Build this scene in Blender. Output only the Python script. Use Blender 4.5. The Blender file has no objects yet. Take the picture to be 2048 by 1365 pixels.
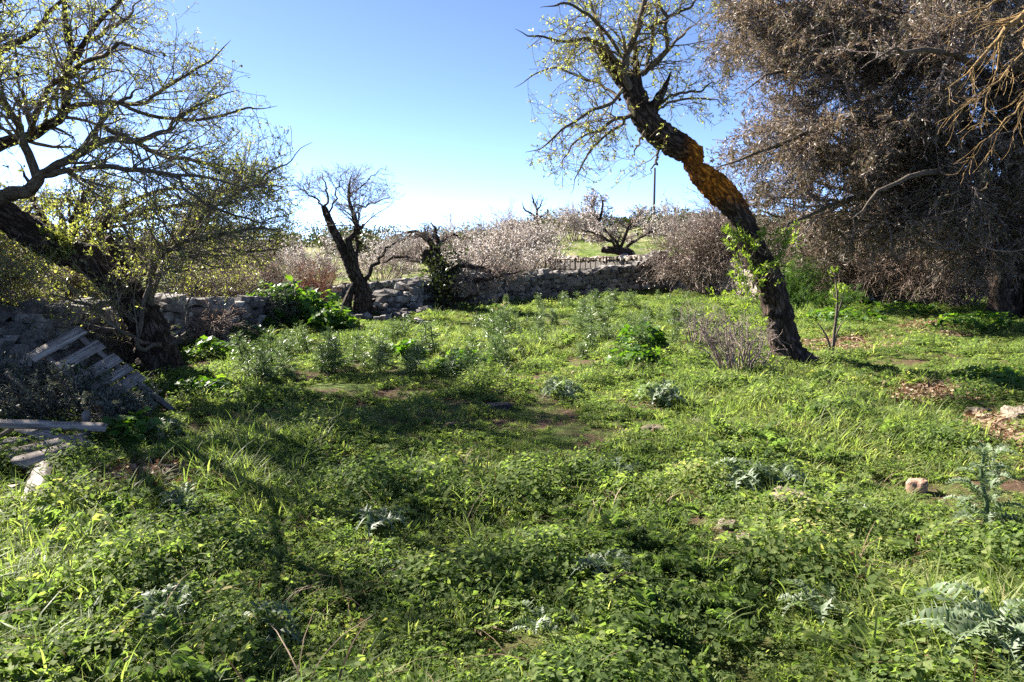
import bpy, bmesh, math, random
import numpy as np
from mathutils import Vector, Matrix, Quaternion, noise as mnoise

# ------------------------------------------------------------------ camera, sky, sun, exposure
scene = bpy.context.scene
COL = scene.collection
F = 1462.0            # focal length in photograph pixels (2048 wide)
PITCH = math.radians(7.1)
CAMZ = 1.6
cam_data = bpy.data.cameras.new("camera")
cam_data.sensor_width = 36.0
cam_data.lens = 36.0 * F / 2048.0
cam_data.clip_start = 0.05
cam_data.clip_end = 6000
cam = bpy.data.objects.new("camera", cam_data)
COL.objects.link(cam)
cam.location = (0, 0, CAMZ)
cam.rotation_euler = (math.radians(90) - PITCH, 0, 0)
scene.camera = cam

SUN_EL = math.radians(35)
SUN_AZ = math.radians(55)     # to the left of the viewing direction
sx, sy, sz = -math.sin(SUN_AZ) * math.cos(SUN_EL), math.cos(SUN_AZ) * math.cos(SUN_EL), math.sin(SUN_EL)
world = bpy.data.worlds.new("World")
scene.world = world
world.use_nodes = True
wn = world.node_tree.nodes
wl = world.node_tree.links
for n in list(wn):
    wn.remove(n)
sky = wn.new("ShaderNodeTexSky")
sky.sky_type = 'NISHITA'
sky.sun_disc = False
sky.sun_elevation = SUN_EL
sky.sun_rotation = -SUN_AZ
sky.altitude = 3000
sky.air_density = 0.3
sky.dust_density = 0.5
sky.ozone_density = 1.4
bg = wn.new("ShaderNodeBackground")
bg.inputs[1].default_value = 0.104
wo = wn.new("ShaderNodeOutputWorld")
wl.new(sky.outputs[0], bg.inputs[0])
wl.new(bg.outputs[0], wo.inputs[0])

sun_data = bpy.data.lights.new("sun", 'SUN')
sun_data.energy = 5.0
sun_data.angle = math.radians(0.5)
sun_data.color = (1.0, 0.94, 0.84)
sun = bpy.data.objects.new("sun", sun_data)
COL.objects.link(sun)
sun.rotation_euler = Vector((sx, sy, sz)).to_track_quat('Z', 'Y').to_euler()
sun.location = (-20, 30, 40)

scene.view_settings.view_transform = 'Standard'
scene.view_settings.look = 'None'
scene.view_settings.exposure = 2.4
scene.view_settings.gamma = 1.0
scene.view_settings.use_curve_mapping = False
scene.cycles.max_bounces = 5
scene.cycles.transmission_bounces = 3
scene.cycles.diffuse_bounces = 2
scene.cycles.use_denoising = False
scene.cycles.sample_clamp_indirect = 6

# ------------------------------------------------------------------ terrain and pixel helpers
_YR = [-40, 0, 26, 29, 38, 50, 80, 118, 160, 3000]
_ZR = [0, 0, 0.0, 0.05, 0.35, 1.9, 4.0, 5.2, 4.6, 4.6]
_YL = [-40, 0, 19, 30, 40, 52, 80, 118, 160, 3000]
_ZL = [0, 0, 0.0, -0.75, -0.5, 0.15, 1.6, 3.0, 2.6, 2.6]


def sstep(a, b, x):
    t = np.clip((x - a) / (b - a), 0, 1)
    return t * t * (3 - 2 * t)


def ground_z(x, y):
    x = np.asarray(x, float)
    y = np.asarray(y, float)
    u = sstep(-5.0, 5.5, x - 0.02 * (y - 28))
    z = np.interp(y, _YL, _ZL) * (1 - u) + np.interp(y, _YR, _ZR) * u
    b = (0.030 * np.sin(1.7 * x + 0.6 * y) * np.cos(1.1 * y - 0.4 * x) + 0.022 * np.sin(3.1 * x - 2.2 * y + 1)
         + 0.012 * np.sin(6.3 * x + 1.0) * np.sin(5.7 * y))
    return z + b * sstep(0.5, 3.0, y) + 0.03 * np.sin(0.31 * x) * np.sin(0.23 * y)


_cp, _sp = math.cos(PITCH), math.sin(PITCH)


def ray(px, py):
    a = (px - 1024.0) / F
    b = -(py - 682.5) / F
    return np.array([a, _cp + b * _sp, -_sp + b * _cp])


def W(px, py, d):
    """world point at distance d along y, seen at photograph pixel (px, py)"""
    r = ray(px, py)
    t = d / r[1]
    return np.array([r[0] * t, d, CAMZ + r[2] * t])


def G(px, py, lift=0.0):
    r = ray(px, py)
    lo, t = 0.5, 0.5
    while t < 400:
        p = r * t
        if CAMZ + p[2] < float(ground_z(p[0], p[1])) + lift:
            break
        lo = t
        t *= 1.03
    hi = t
    for _ in range(30):
        m = (lo + hi) / 2
        p = r * m
        if CAMZ + p[2] < float(ground_z(p[0], p[1])) + lift:
            hi = m
        else:
            lo = m
    p = r * hi
    return np.array([p[0], p[1], CAMZ + p[2]])


def nrm(v):
    return v / np.maximum(np.linalg.norm(v, axis=-1, keepdims=True), 1e-9)


# ------------------------------------------------------------------ materials
def new_mat(name):
    m = bpy.data.materials.new(name)
    m.use_nodes = True
    nt = m.node_tree
    for n in list(nt.nodes):
        nt.nodes.remove(n)
    return m, nt.nodes, nt.links


def ramp(nd, stops):
    r = nd.new("ShaderNodeValToRGB")
    e = r.color_ramp.elements
    e[0].position, e[0].color = stops[0][0], (*stops[0][1], 1)
    e[1].position, e[1].color = stops[-1][0], (*stops[-1][1], 1)
    for p, c in stops[1:-1]:
        k = e.new(p)
        k.color = (*c, 1)
    return r


def leaf_mat(name, stops, trans_gain=(1.5, 1.5, 0.7), trans=0.45, rough=0.5, spec=0.3, source='rnd', patch=0.0):
    m, nd, lk = new_mat(name)
    if source == 'rnd':
        a = nd.new("ShaderNodeAttribute")
        a.attribute_name = 'rnd'
        fac = a.outputs['Fac']
    else:
        a = nd.new("ShaderNodeObjectInfo")
        at = nd.new("ShaderNodeAttribute")
        at.attribute_name = 'rnd'
        mx = nd.new("ShaderNodeMath")
        mx.operation = 'MULTIPLY_ADD'
        mx.inputs[1].default_value = 0.45
        s2 = nd.new("ShaderNodeMath")
        s2.operation = 'MULTIPLY'
        s2.inputs[1].default_value = 0.55
        lk.new(at.outputs['Fac'], mx.inputs[0])
        lk.new(a.outputs['Random'], s2.inputs[0])
        lk.new(s2.outputs[0], mx.inputs[2])
        fac = mx.outputs[0]
    if patch > 0:
        g = nd.new("ShaderNodeNewGeometry")
        nz = nd.new("ShaderNodeTexNoise")
        nz.inputs['Scale'].default_value = 0.9
        nz.inputs['Detail'].default_value = 3
        lk.new(g.outputs['Position'], nz.inputs['Vector'])
        ad = nd.new("ShaderNodeMath")
        ad.operation = 'MULTIPLY_ADD'
        ad.inputs[1].default_value = patch
        sb = nd.new("ShaderNodeMath")
        sb.operation = 'SUBTRACT'
        sb.inputs[1].default_value = 0.5
        lk.new(nz.outputs['Fac'], sb.inputs[0])
        lk.new(sb.outputs[0], ad.inputs[0])
        lk.new(fac, ad.inputs[2])
        fac = ad.outputs[0]
    r = ramp(nd, stops)
    lk.new(fac, r.inputs[0])
    p = nd.new("ShaderNodeBsdfPrincipled")
    p.inputs['Roughness'].default_value = rough
    p.inputs['Specular IOR Level'].default_value = spec
    lk.new(r.outputs[0], p.inputs['Base Color'])
    t = nd.new("ShaderNodeBsdfTranslucent")
    mc = nd.new("ShaderNodeMix")
    mc.data_type = 'RGBA'
    mc.blend_type = 'MULTIPLY'
    mc.inputs['Factor'].default_value = 1
    lk.new(r.outputs[0], mc.inputs['A'])
    mc.inputs['B'].default_value = (*trans_gain, 1)
    lk.new(mc.outputs['Result'], t.inputs[0])
    mx = nd.new("ShaderNodeMixShader")
    mx.inputs[0].default_value = trans
    lk.new(p.outputs[0], mx.inputs[1])
    lk.new(t.outputs[0], mx.inputs[2])
    o = nd.new("ShaderNodeOutputMaterial")
    lk.new(mx.outputs[0], o.inputs[0])
    return m


def bark_mat(name, c0, c1, scale=14.0, bump=0.6, lichen=None, grey=None, along=False):
    m, nd, lk = new_mat(name)
    tc = nd.new("ShaderNodeTexCoord")
    mp = nd.new("ShaderNodeMapping")
    mp.inputs['Scale'].default_value = (1, 1, 0.45)
    if along:       # coordinates that follow the growth of the wood
        mp.inputs['Scale'].default_value = (1, 1, 0.28)
        cx = nd.new("ShaderNodeCombineXYZ")
        for i_, nm in enumerate(('bark_u', 'bark_v', 'bark_w')):
            at_ = nd.new("ShaderNodeAttribute")
            at_.attribute_name = nm
            lk.new(at_.outputs['Fac'], cx.inputs[i_])
        lk.new(cx.outputs[0], mp.inputs[0])
    else:
        lk.new(tc.outputs['Object'], mp.inputs[0])
    n1 = nd.new("ShaderNodeTexNoise")
    n1.inputs['Scale'].default_value = scale
    n1.inputs['Detail'].default_value = 8
    n1.inputs['Roughness'].default_value = 0.65
    lk.new(mp.outputs[0], n1.inputs[0])
    v1 = nd.new("ShaderNodeTexVoronoi")
    v1.feature = 'DISTANCE_TO_EDGE'
    v1.inputs['Scale'].default_value = scale * 1.1
    nsum = nd.new("ShaderNodeVectorMath")
    nsum.operation = 'MULTIPLY_ADD'
    nsum.inputs[1].default_value = (0.09, 0.09, 0.09)
    lk.new(n1.outputs['Color'], nsum.inputs[0])
    lk.new(mp.outputs[0], nsum.inputs[2])
    lk.new(nsum.outputs[0], v1.inputs[0])
    r = ramp(nd, [(0.28, c0), (0.72, c1)])
    lk.new(n1.outputs['Fac'], r.inputs[0])
    col = r.outputs[0]
    if grey:
        n3 = nd.new("ShaderNodeTexNoise")
        n3.inputs['Scale'].default_value = 5
        n3.inputs['Detail'].default_value = 6
        lk.new(tc.outputs['Object'], n3.inputs[0])
        rr = ramp(nd, [(0.55, (0, 0, 0)), (0.7, (1, 1, 1))])
        lk.new(n3.outputs['Fac'], rr.inputs[0])
        mg = nd.new("ShaderNodeMix")
        mg.data_type = 'RGBA'
        lk.new(rr.outputs[0], mg.inputs['Factor'])
        lk.new(col, mg.inputs['A'])
        mg.inputs['B'].default_value = (*grey, 1)
        col = mg.outputs['Result']
    if lichen:
        at = nd.new("ShaderNodeAttribute")
        at.attribute_name = 'lichen'
        n4 = nd.new("ShaderNodeTexNoise")
        n4.inputs['Scale'].default_value = 30
        n4.inputs['Detail'].default_value = 8
        n4.inputs['Roughness'].default_value = 0.75
        lk.new(tc.outputs['Object'], n4.inputs[0])
        ad = nd.new("ShaderNodeMath")
        ad.operation = 'ADD'
        lk.new(at.outputs['Fac'], ad.inputs[0])
        lk.new(n4.outputs['Fac'], ad.inputs[1])
        rr = ramp(nd, [(0.80, (0, 0, 0)), (1.06, (1, 1, 1))])
        lk.new(ad.outputs[0], rr.inputs[0])
        n5 = nd.new("ShaderNodeTexNoise")
        n5.inputs['Scale'].default_value = 18
        n5.inputs['Detail'].default_value = 5
        lk.new(tc.outputs['Object'], n5.inputs[0])
        lr = ramp(nd, [(0.3, lichen[0]), (0.55, lichen[1]), (0.75, lichen[2])])
        lk.new(n5.outputs['Fac'], lr.inputs[0])
        ml = nd.new("ShaderNodeMix")
        ml.data_type = 'RGBA'
        lk.new(rr.outputs[0], ml.inputs['Factor'])
        lk.new(col, ml.inputs['A'])
        lk.new(lr.outputs[0], ml.inputs['B'])
        col = ml.outputs['Result']
    crk = ramp(nd, [(0.0, (0.3, 0.28, 0.27)), (0.12, (1, 1, 1))])
    lk.new(v1.outputs['Distance'], crk.inputs[0])
    mk = nd.new("ShaderNodeMix")
    mk.data_type = 'RGBA'
    mk.blend_type = 'MULTIPLY'
    mk.inputs['Factor'].default_value = 0.85
    lk.new(col, mk.inputs['A'])
    lk.new(crk.outputs[0], mk.inputs['B'])
    col = mk.outputs['Result']
    p = nd.new("ShaderNodeBsdfPrincipled")
    p.inputs['Roughness'].default_value = 0.9
    p.inputs['Specular IOR Level'].default_value = 0.15
    lk.new(col, p.inputs['Base Color'])
    mul = nd.new("ShaderNodeMath")
    mul.operation = 'MULTIPLY_ADD'
    mul.inputs[1].default_value = 0.8
    cl = nd.new("ShaderNodeMath")
    cl.operation = 'MINIMUM'
    cl.inputs[1].default_value = 0.18
    lk.new(v1.outputs['Distance'], cl.inputs[0])
    m3 = nd.new("ShaderNodeMath")
    m3.operation = 'MULTIPLY'
    m3.inputs[1].default_value = 3.0
    lk.new(cl.outputs[0], m3.inputs[0])
    lk.new(n1.outputs['Fac'], mul.inputs[0])
    lk.new(m3.outputs[0], mul.inputs[2])
    bp = nd.new("ShaderNodeBump")
    bp.inputs['Strength'].default_value = bump
    bp.inputs['Distance'].default_value = 0.09
    lk.new(mul.outputs[0], bp.inputs['Height'])
    lk.new(bp.outputs[0], p.inputs['Normal'])
    o = nd.new("ShaderNodeOutputMaterial")
    lk.new(p.outputs[0], o.inputs[0])
    return m


def stone_mat(name, cA, cB, spot=(0.55, 0.53, 0.48), dark=(0.06, 0.055, 0.05), scale=7.0):
    m, nd, lk = new_mat(name)
    tc = nd.new("ShaderNodeNewGeometry")
    oi = nd.new("ShaderNodeObjectInfo")
    n1 = nd.new("ShaderNodeTexNoise")
    n1.inputs['Scale'].default_value = scale
    n1.inputs['Detail'].default_value = 9
    n1.inputs['Roughness'].default_value = 0.7
    lk.new(tc.outputs['Position'], n1.inputs[0])
    ad = nd.new("ShaderNodeMath")
    ad.operation = 'MULTIPLY_ADD'
    ad.inputs[1].default_value = 0.45
    lk.new(oi.outputs['Random'], ad.inputs[0])
    sb = nd.new("ShaderNodeMath")
    sb.operation = 'SUBTRACT'
    sb.inputs[1].default_value = 0.22
    lk.new(n1.outputs['Fac'], sb.inputs[0])
    lk.new(sb.outputs[0], ad.inputs[2])
    r = ramp(nd, [(0.15, dark), (0.36, cA), (0.62, cB), (0.82, spot)])
    lk.new(ad.outputs[0], r.inputs[0])
    n2 = nd.new("ShaderNodeTexNoise")
    n2.inputs['Scale'].default_value = scale * 4.5
    n2.inputs['Detail'].default_value = 6
    lk.new(tc.outputs['Position'], n2.inputs[0])
    r2 = ramp(nd, [(0.35, (0.45, 0.44, 0.42)), (0.6, (1, 1, 1))])
    lk.new(n2.outputs['Fac'], r2.inputs[0])
    mu = nd.new("ShaderNodeMix")
    mu.data_type = 'RGBA'
    mu.blend_type = 'MULTIPLY'
    mu.inputs['Factor'].default_value = 0.8
    lk.new(r.outputs[0], mu.inputs['A'])
    lk.new(r2.outputs[0], mu.inputs['B'])
    p = nd.new("ShaderNodeBsdfPrincipled")
    p.inputs['Roughness'].default_value = 0.92
    p.inputs['Specular IOR Level'].default_value = 0.2
    lk.new(mu.outputs['Result'], p.inputs['Base Color'])
    bp = nd.new("ShaderNodeBump")
    bp.inputs['Strength'].default_value = 0.7
    bp.inputs['Distance'].default_value = 0.03
    sm = nd.new("ShaderNodeMath")
    sm.operation = 'ADD'
    lk.new(n1.outputs['Fac'], sm.inputs[0])
    lk.new(n2.outputs['Fac'], sm.inputs[1])
    lk.new(sm.outputs[0], bp.inputs['Height'])
    lk.new(bp.outputs[0], p.inputs['Normal'])
    o = nd.new("ShaderNodeOutputMaterial")
    lk.new(p.outputs[0], o.inputs[0])
    return m


def wood_mat(name, c0, c1):
    m, nd, lk = new_mat(name)
    tc = nd.new("ShaderNodeTexCoord")
    oi = nd.new("ShaderNodeObjectInfo")
    mp = nd.new("ShaderNodeMapping")
    mp.inputs['Scale'].default_value = (1.2, 26, 26)
    lk.new(tc.outputs['Object'], mp.inputs[0])
    av = nd.new("ShaderNodeVectorMath")
    av.operation = 'ADD'
    sc = nd.new("ShaderNodeVectorMath")
    sc.operation = 'SCALE'
    sc.inputs[0].default_value = (37, 11, 53)
    lk.new(oi.outputs['Random'], sc.inputs['Scale'])
    lk.new(mp.outputs[0], av.inputs[0])
    lk.new(sc.outputs[0], av.inputs[1])
    n1 = nd.new("ShaderNodeTexNoise")
    n1.inputs['Scale'].default_value = 1.6
    n1.inputs['Detail'].default_value = 8
    n1.inputs['Distortion'].default_value = 0.6
    lk.new(av.outputs[0], n1.inputs[0])
    n2 = nd.new("ShaderNodeTexNoise")
    n2.inputs['Scale'].default_value = 9
    n2.inputs['Detail'].default_value = 4
    lk.new(tc.outputs['Object'], n2.inputs[0])
    r = ramp(nd, [(0.3, tuple(0.45 * c for c in c0)), (0.45, c0), (0.65, c1)])
    lk.new(n1.outputs['Fac'], r.inputs[0])
    r2 = ramp(nd, [(0.25, (0.5, 0.47, 0.45)), (0.5, (1, 1, 1))])
    lk.new(n2.outputs['Fac'], r2.inputs[0])
    mu = nd.new("ShaderNodeMix")
    mu.data_type = 'RGBA'
    mu.blend_type = 'MULTIPLY'
    mu.inputs['Factor'].default_value = 0.8
    lk.new(r.outputs[0], mu.inputs['A'])
    lk.new(r2.outputs[0], mu.inputs['B'])
    p = nd.new("ShaderNodeBsdfPrincipled")
    p.inputs['Roughness'].default_value = 0.8
    p.inputs['Specular IOR Level'].default_value = 0.25
    lk.new(mu.outputs['Result'], p.inputs['Base Color'])
    bp = nd.new("ShaderNodeBump")
    bp.inputs['Strength'].default_value = 0.35
    bp.inputs['Distance'].default_value = 0.006
    lk.new(n1.outputs['Fac'], bp.inputs['Height'])
    lk.new(bp.outputs[0], p.inputs['Normal'])
    o = nd.new("ShaderNodeOutputMaterial")
    lk.new(p.outputs[0], o.inputs[0])
    return m


def plain_mat(name, col, rough=0.7, metal=0.0, noise_amt=0.4):
    m, nd, lk = new_mat(name)
    g = nd.new("ShaderNodeNewGeometry")
    n1 = nd.new("ShaderNodeTexNoise")
    n1.inputs['Scale'].default_value = 12
    n1.inputs['Detail'].default_value = 6
    lk.new(g.outputs['Position'], n1.inputs[0])
    r = ramp(nd, [(0.3, tuple(c * (1 - noise_amt) for c in col)), (0.7, tuple(min(1, c * (1 + noise_amt)) for c in col))])
    lk.new(n1.outputs['Fac'], r.inputs[0])
    p = nd.new("ShaderNodeBsdfPrincipled")
    p.inputs['Roughness'].default_value = rough
    p.inputs['Metallic'].default_value = metal
    lk.new(r.outputs[0], p.inputs['Base Color'])
    o = nd.new("ShaderNodeOutputMaterial")
    lk.new(p.outputs[0], o.inputs[0])
    return m


def ground_mat():
    m, nd, lk = new_mat("soil_and_turf")
    g = nd.new("ShaderNodeNewGeometry")
    n1 = nd.new("ShaderNodeTexNoise")
    n1.inputs['Scale'].default_value = 1.3
    n1.inputs['Detail'].default_value = 9
    n1.inputs['Roughness'].default_value = 0.65
    lk.new(g.outputs['Position'], n1.inputs[0])
    n2 = nd.new("ShaderNodeTexNoise")
    n2.inputs['Scale'].default_value = 28
    n2.inputs['Detail'].default_value = 8
    n2.inputs['Roughness'].default_value = 0.7
    lk.new(g.outputs['Position'], n2.inputs[0])
    soil = ramp(nd, [(0.3, (0.035, 0.022, 0.014)), (0.55, (0.10, 0.062, 0.04)), (0.75, (0.19, 0.13, 0.085))])
    lk.new(n2.outputs['Fac'], soil.inputs[0])
    turf = ramp(nd, [(0.3, (0.035, 0.05, 0.012)), (0.5, (0.075, 0.11, 0.022)), (0.75, (0.14, 0.17, 0.04))])
    lk.new(n2.outputs['Fac'], turf.inputs[0])
    # turf takes over beyond the clearing where single blades are too small to build
    sp = nd.new("ShaderNodeSeparateXYZ")
    lk.new(g.outputs['Position'], sp.inputs[0])
    mr = nd.new("ShaderNodeMapRange")
    mr.inputs['From Min'].default_value = 14
    mr.inputs['From Max'].default_value = 34
    mr.inputs['To Min'].default_value = -0.02
    mr.inputs['To Max'].default_value = 0.42
    lk.new(sp.outputs['Y'], mr.inputs['Value'])
    ad = nd.new("ShaderNodeMath")
    ad.operation = 'ADD'
    lk.new(n1.outputs['Fac'], ad.inputs[0])
    lk.new(mr.outputs[0], ad.inputs[1])
    mask = ramp(nd, [(0.42, (0, 0, 0)), (0.58, (1, 1, 1))])
    lk.new(ad.outputs[0], mask.inputs[0])
    mx = nd.new("ShaderNodeMix")
    mx.data_type = 'RGBA'
    lk.new(mask.outputs[0], mx.inputs['Factor'])
    lk.new(soil.outputs[0], mx.inputs['A'])
    lk.new(turf.outputs[0], mx.inputs['B'])
    p = nd.new("ShaderNodeBsdfPrincipled")
    n3 = nd.new("ShaderNodeTexNoise")
    n3.inputs['Scale'].default_value = 0.35
    n3.inputs['Detail'].default_value = 8
    n3.inputs['Roughness'].default_value = 0.7
    lk.new(g.outputs['Position'], n3.inputs[0])
    dr = ramp(nd, [(0.42, (0, 0, 0)), (0.62, (1, 1, 1))])
    lk.new(n3.outputs['Fac'], dr.inputs[0])
    mr2 = nd.new("ShaderNodeMapRange")
    mr2.inputs['From Min'].default_value = 30
    mr2.inputs['From Max'].default_value = 46
    lk.new(sp.outputs['Y'], mr2.inputs['Value'])
    mm = nd.new("ShaderNodeMath")
    mm.operation = 'MULTIPLY'
    lk.new(dr.outputs[0], mm.inputs[0])
    lk.new(mr2.outputs[0], mm.inputs[1])
    md = nd.new("ShaderNodeMix")
    md.data_type = 'RGBA'
    lk.new(mm.outputs[0], md.inputs['Factor'])
    lk.new(mx.outputs['Result'], md.inputs['A'])
    md.inputs['B'].default_value = (0.24, 0.21, 0.11, 1)
    p.inputs['Roughness'].default_value = 0.95
    p.inputs['Specular IOR Level'].default_value = 0.1
    lk.new(md.outputs['Result'], p.inputs['Base Color'])
    bp = nd.new("ShaderNodeBump")
    bp.inputs['Strength'].default_value = 0.9
    bp.inputs['Distance'].default_value = 0.04
    lk.new(n2.outputs['Fac'], bp.inputs['Height'])
    lk.new(bp.outputs[0], p.inputs['Normal'])
    o = nd.new("ShaderNodeOutputMaterial")
    lk.new(p.outputs[0], o.inputs[0])
    return m


M = {}
M['ground'] = ground_mat()
M['bark_dark'] = bark_mat("dark_fissured_bark", (0.022, 0.015, 0.011), (0.13, 0.092, 0.07), 17, 1.0, grey=(0.15, 0.12, 0.10), along=True)
M['bark_lichen'] = bark_mat("bark_with_orange_lichen", (0.022, 0.014, 0.011), (0.13, 0.09, 0.065), 17, 1.0, along=True,
                            lichen=((0.30, 0.08, 0.008), (0.58, 0.19, 0.014), (0.68, 0.29, 0.03)), grey=(0.17, 0.13, 0.115))
M['bark_limb'] = bark_mat("grey_limb_bark", (0.055, 0.042, 0.03), (0.22, 0.18, 0.135), 30, 0.5, along=True)
M['bark_hollow'] = bark_mat("weathered_trunk_bark", (0.02, 0.015, 0.012), (0.10, 0.075, 0.06), 14, 0.9, grey=(0.22, 0.17, 0.14), along=True)
M['twig'] = bark_mat("twig_bark", (0.10, 0.08, 0.06), (0.27, 0.225, 0.175), 30, 0.2)
M['twig_lichen'] = bark_mat("twig_bark_with_yellow_lichen", (0.10, 0.072, 0.045), (0.28, 0.21, 0.10), 12, 0.2)
M['twig_pale'] = bark_mat("pale_dry_twig_bark", (0.16, 0.12, 0.10), (0.36, 0.29, 0.25), 20, 0.2)
M['twig_ochre'] = bark_mat("ochre_dry_branch_bark", (0.14, 0.09, 0.045), (0.36, 0.24, 0.10), 14, 0.3)
M['leaf_almond'] = leaf_mat("young_almond_leaf", [(0, (0.11, 0.13, 0.04)), (0.5, (0.21, 0.235, 0.08)), (1, (0.38, 0.385, 0.18))],
                            (1.5, 1.5, 0.6), 0.5, 0.45)
M['leaf_sprout'] = leaf_mat("lime_sprout_leaf", [(0, (0.12, 0.19, 0.025)), (1, (0.26, 0.34, 0.05))], (1.3, 1.35, 0.6), 0.45, 0.5)
M['leaf_olive'] = leaf_mat("olive_leaf", [(0, (0.06, 0.062, 0.038)), (0.3, (0.10, 0.097, 0.06)), (0.55, (0.125, 0.092, 0.072)), (0.85, (0.18, 0.132, 0.112)), (1, (0.32, 0.27, 0.23))],
                           (1.2, 1.05, 0.7), 0.3, 0.5, 0.3, patch=1.1)
M['leaf_green'] = leaf_mat("broad_green_leaf", [(0, (0.03, 0.075, 0.015)), (0.6, (0.065, 0.14, 0.022)), (1, (0.12, 0.20, 0.035))],
                           (1.8, 1.8, 0.5), 0.45, 0.45, 0.25)
M['leaf_ivy'] = leaf_mat("dark_ivy_leaf", [(0, (0.02, 0.03, 0.01)), (1, (0.07, 0.085, 0.03))], (1.2, 1.3, 0.5), 0.3, 0.4, 0.4)
M['leaf_scrub'] = leaf_mat("scrub_leaf", [(0, (0.025, 0.032, 0.014)), (0.7, (0.06, 0.068, 0.03)), (1, (0.10, 0.10, 0.05))], (1.1, 1.2, 0.6), 0.3, 0.5)
M['leaf_greyscrub'] = leaf_mat("grey_shrub_leaf", [(0, (0.04, 0.048, 0.035)), (1, (0.13, 0.14, 0.11))], (1.1, 1.1, 0.8), 0.25, 0.5)
M['leaf_dry'] = leaf_mat("dry_brown_leaf", [(0, (0.10, 0.06, 0.035)), (0.6, (0.22, 0.14, 0.085)), (1, (0.38, 0.28, 0.19))], (1, 0.8, 0.6), 0.25, 0.7)
M['blossom'] = leaf_mat("almond_blossom", [(0, (0.24, 0.205, 0.165)), (0.5, (0.58, 0.54, 0.49)), (1, (0.84, 0.83, 0.80))], (1, 0.92, 0.9), 0.4, 0.7)
M['thistle'] = leaf_mat("silver_thistle_leaf", [(0, (0.05, 0.085, 0.035)), (0.5, (0.10, 0.14, 0.07)), (1, (0.25, 0.28, 0.19))],
                        (1.2, 1.4, 0.6), 0.36, 0.5, 0.35)
M['thistle_far'] = leaf_mat("thistle_foliage", [(0, (0.055, 0.09, 0.028)), (0.6, (0.115, 0.16, 0.058)), (1, (0.23, 0.26, 0.13))],
                            (1.1, 1.3, 0.6), 0.33, 0.42, 0.5)
M['fennel'] = leaf_mat("feathery_fennel", [(0, (0.05, 0.11, 0.02)), (1, (0.12, 0.21, 0.04))], (1.4, 1.5, 0.5), 0.45, 0.5)
M['grass'] = leaf_mat("grass_blade", [(0, (0.075, 0.115, 0.034)), (0.5, (0.158, 0.198, 0.064)), (0.85, (0.258, 0.282, 0.105)), (1, (0.45, 0.38, 0.23))],
                      (1.52, 1.68, 0.85), 0.55, 0.5, 0.2, source='obj', patch=0.5)
M['weed'] = leaf_mat("weed_leaf", [(0, (0.05, 0.085, 0.028)), (0.5, (0.122, 0.168, 0.055)), (0.9, (0.225, 0.256, 0.09)), (1, (0.36, 0.30, 0.14))],
                     (1.52, 1.68, 0.8), 0.55, 0.65, 0.1, source='obj', patch=0.5)
M['petal'] = leaf_mat("pink_petal", [(0, (0.5, 0.28, 0.5)), (1, (0.65, 0.42, 0.62))], (1, 1, 1), 0.3, 0.6)
M['stone_grey'] = stone_mat("grey_limestone", (0.11, 0.097, 0.088), (0.22, 0.198, 0.18), spot=(0.42, 0.39, 0.35), dark=(0.03, 0.027, 0.024))
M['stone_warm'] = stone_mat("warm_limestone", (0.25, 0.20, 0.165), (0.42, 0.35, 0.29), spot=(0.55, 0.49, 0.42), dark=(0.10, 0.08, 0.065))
M['stone_mossy'] = stone_mat("lichen_field_stone", (0.14, 0.115, 0.08), (0.245, 0.20, 0.15), spot=(0.36, 0.32, 0.26), dark=(0.06, 0.055, 0.03), scale=10)
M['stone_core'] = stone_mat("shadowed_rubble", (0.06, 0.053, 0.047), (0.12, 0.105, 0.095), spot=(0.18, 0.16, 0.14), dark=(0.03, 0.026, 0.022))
M['terracotta'] = stone_mat("pink_terracotta_stone", (0.26, 0.15, 0.11), (0.36, 0.225, 0.165), spot=(0.42, 0.3, 0.24), dark=(0.2, 0.12, 0.09))
M['plank'] = wood_mat("weathered_plank", (0.17, 0.14, 0.12), (0.35, 0.30, 0.26))
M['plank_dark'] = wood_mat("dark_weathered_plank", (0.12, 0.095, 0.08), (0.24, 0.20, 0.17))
M['pole'] = wood_mat("grey_pole_wood", (0.09, 0.08, 0.075), (0.16, 0.15, 0.14))
M['rust'] = plain_mat("rusty_iron", (0.075, 0.045, 0.035), 0.8, 0.2)
M['whitestone'] = stone_mat("white_limestone_slab", (0.6, 0.58, 0.55), (0.75, 0.73, 0.70), spot=(0.8, 0.79, 0.77), dark=(0.4, 0.38, 0.35))


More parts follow.
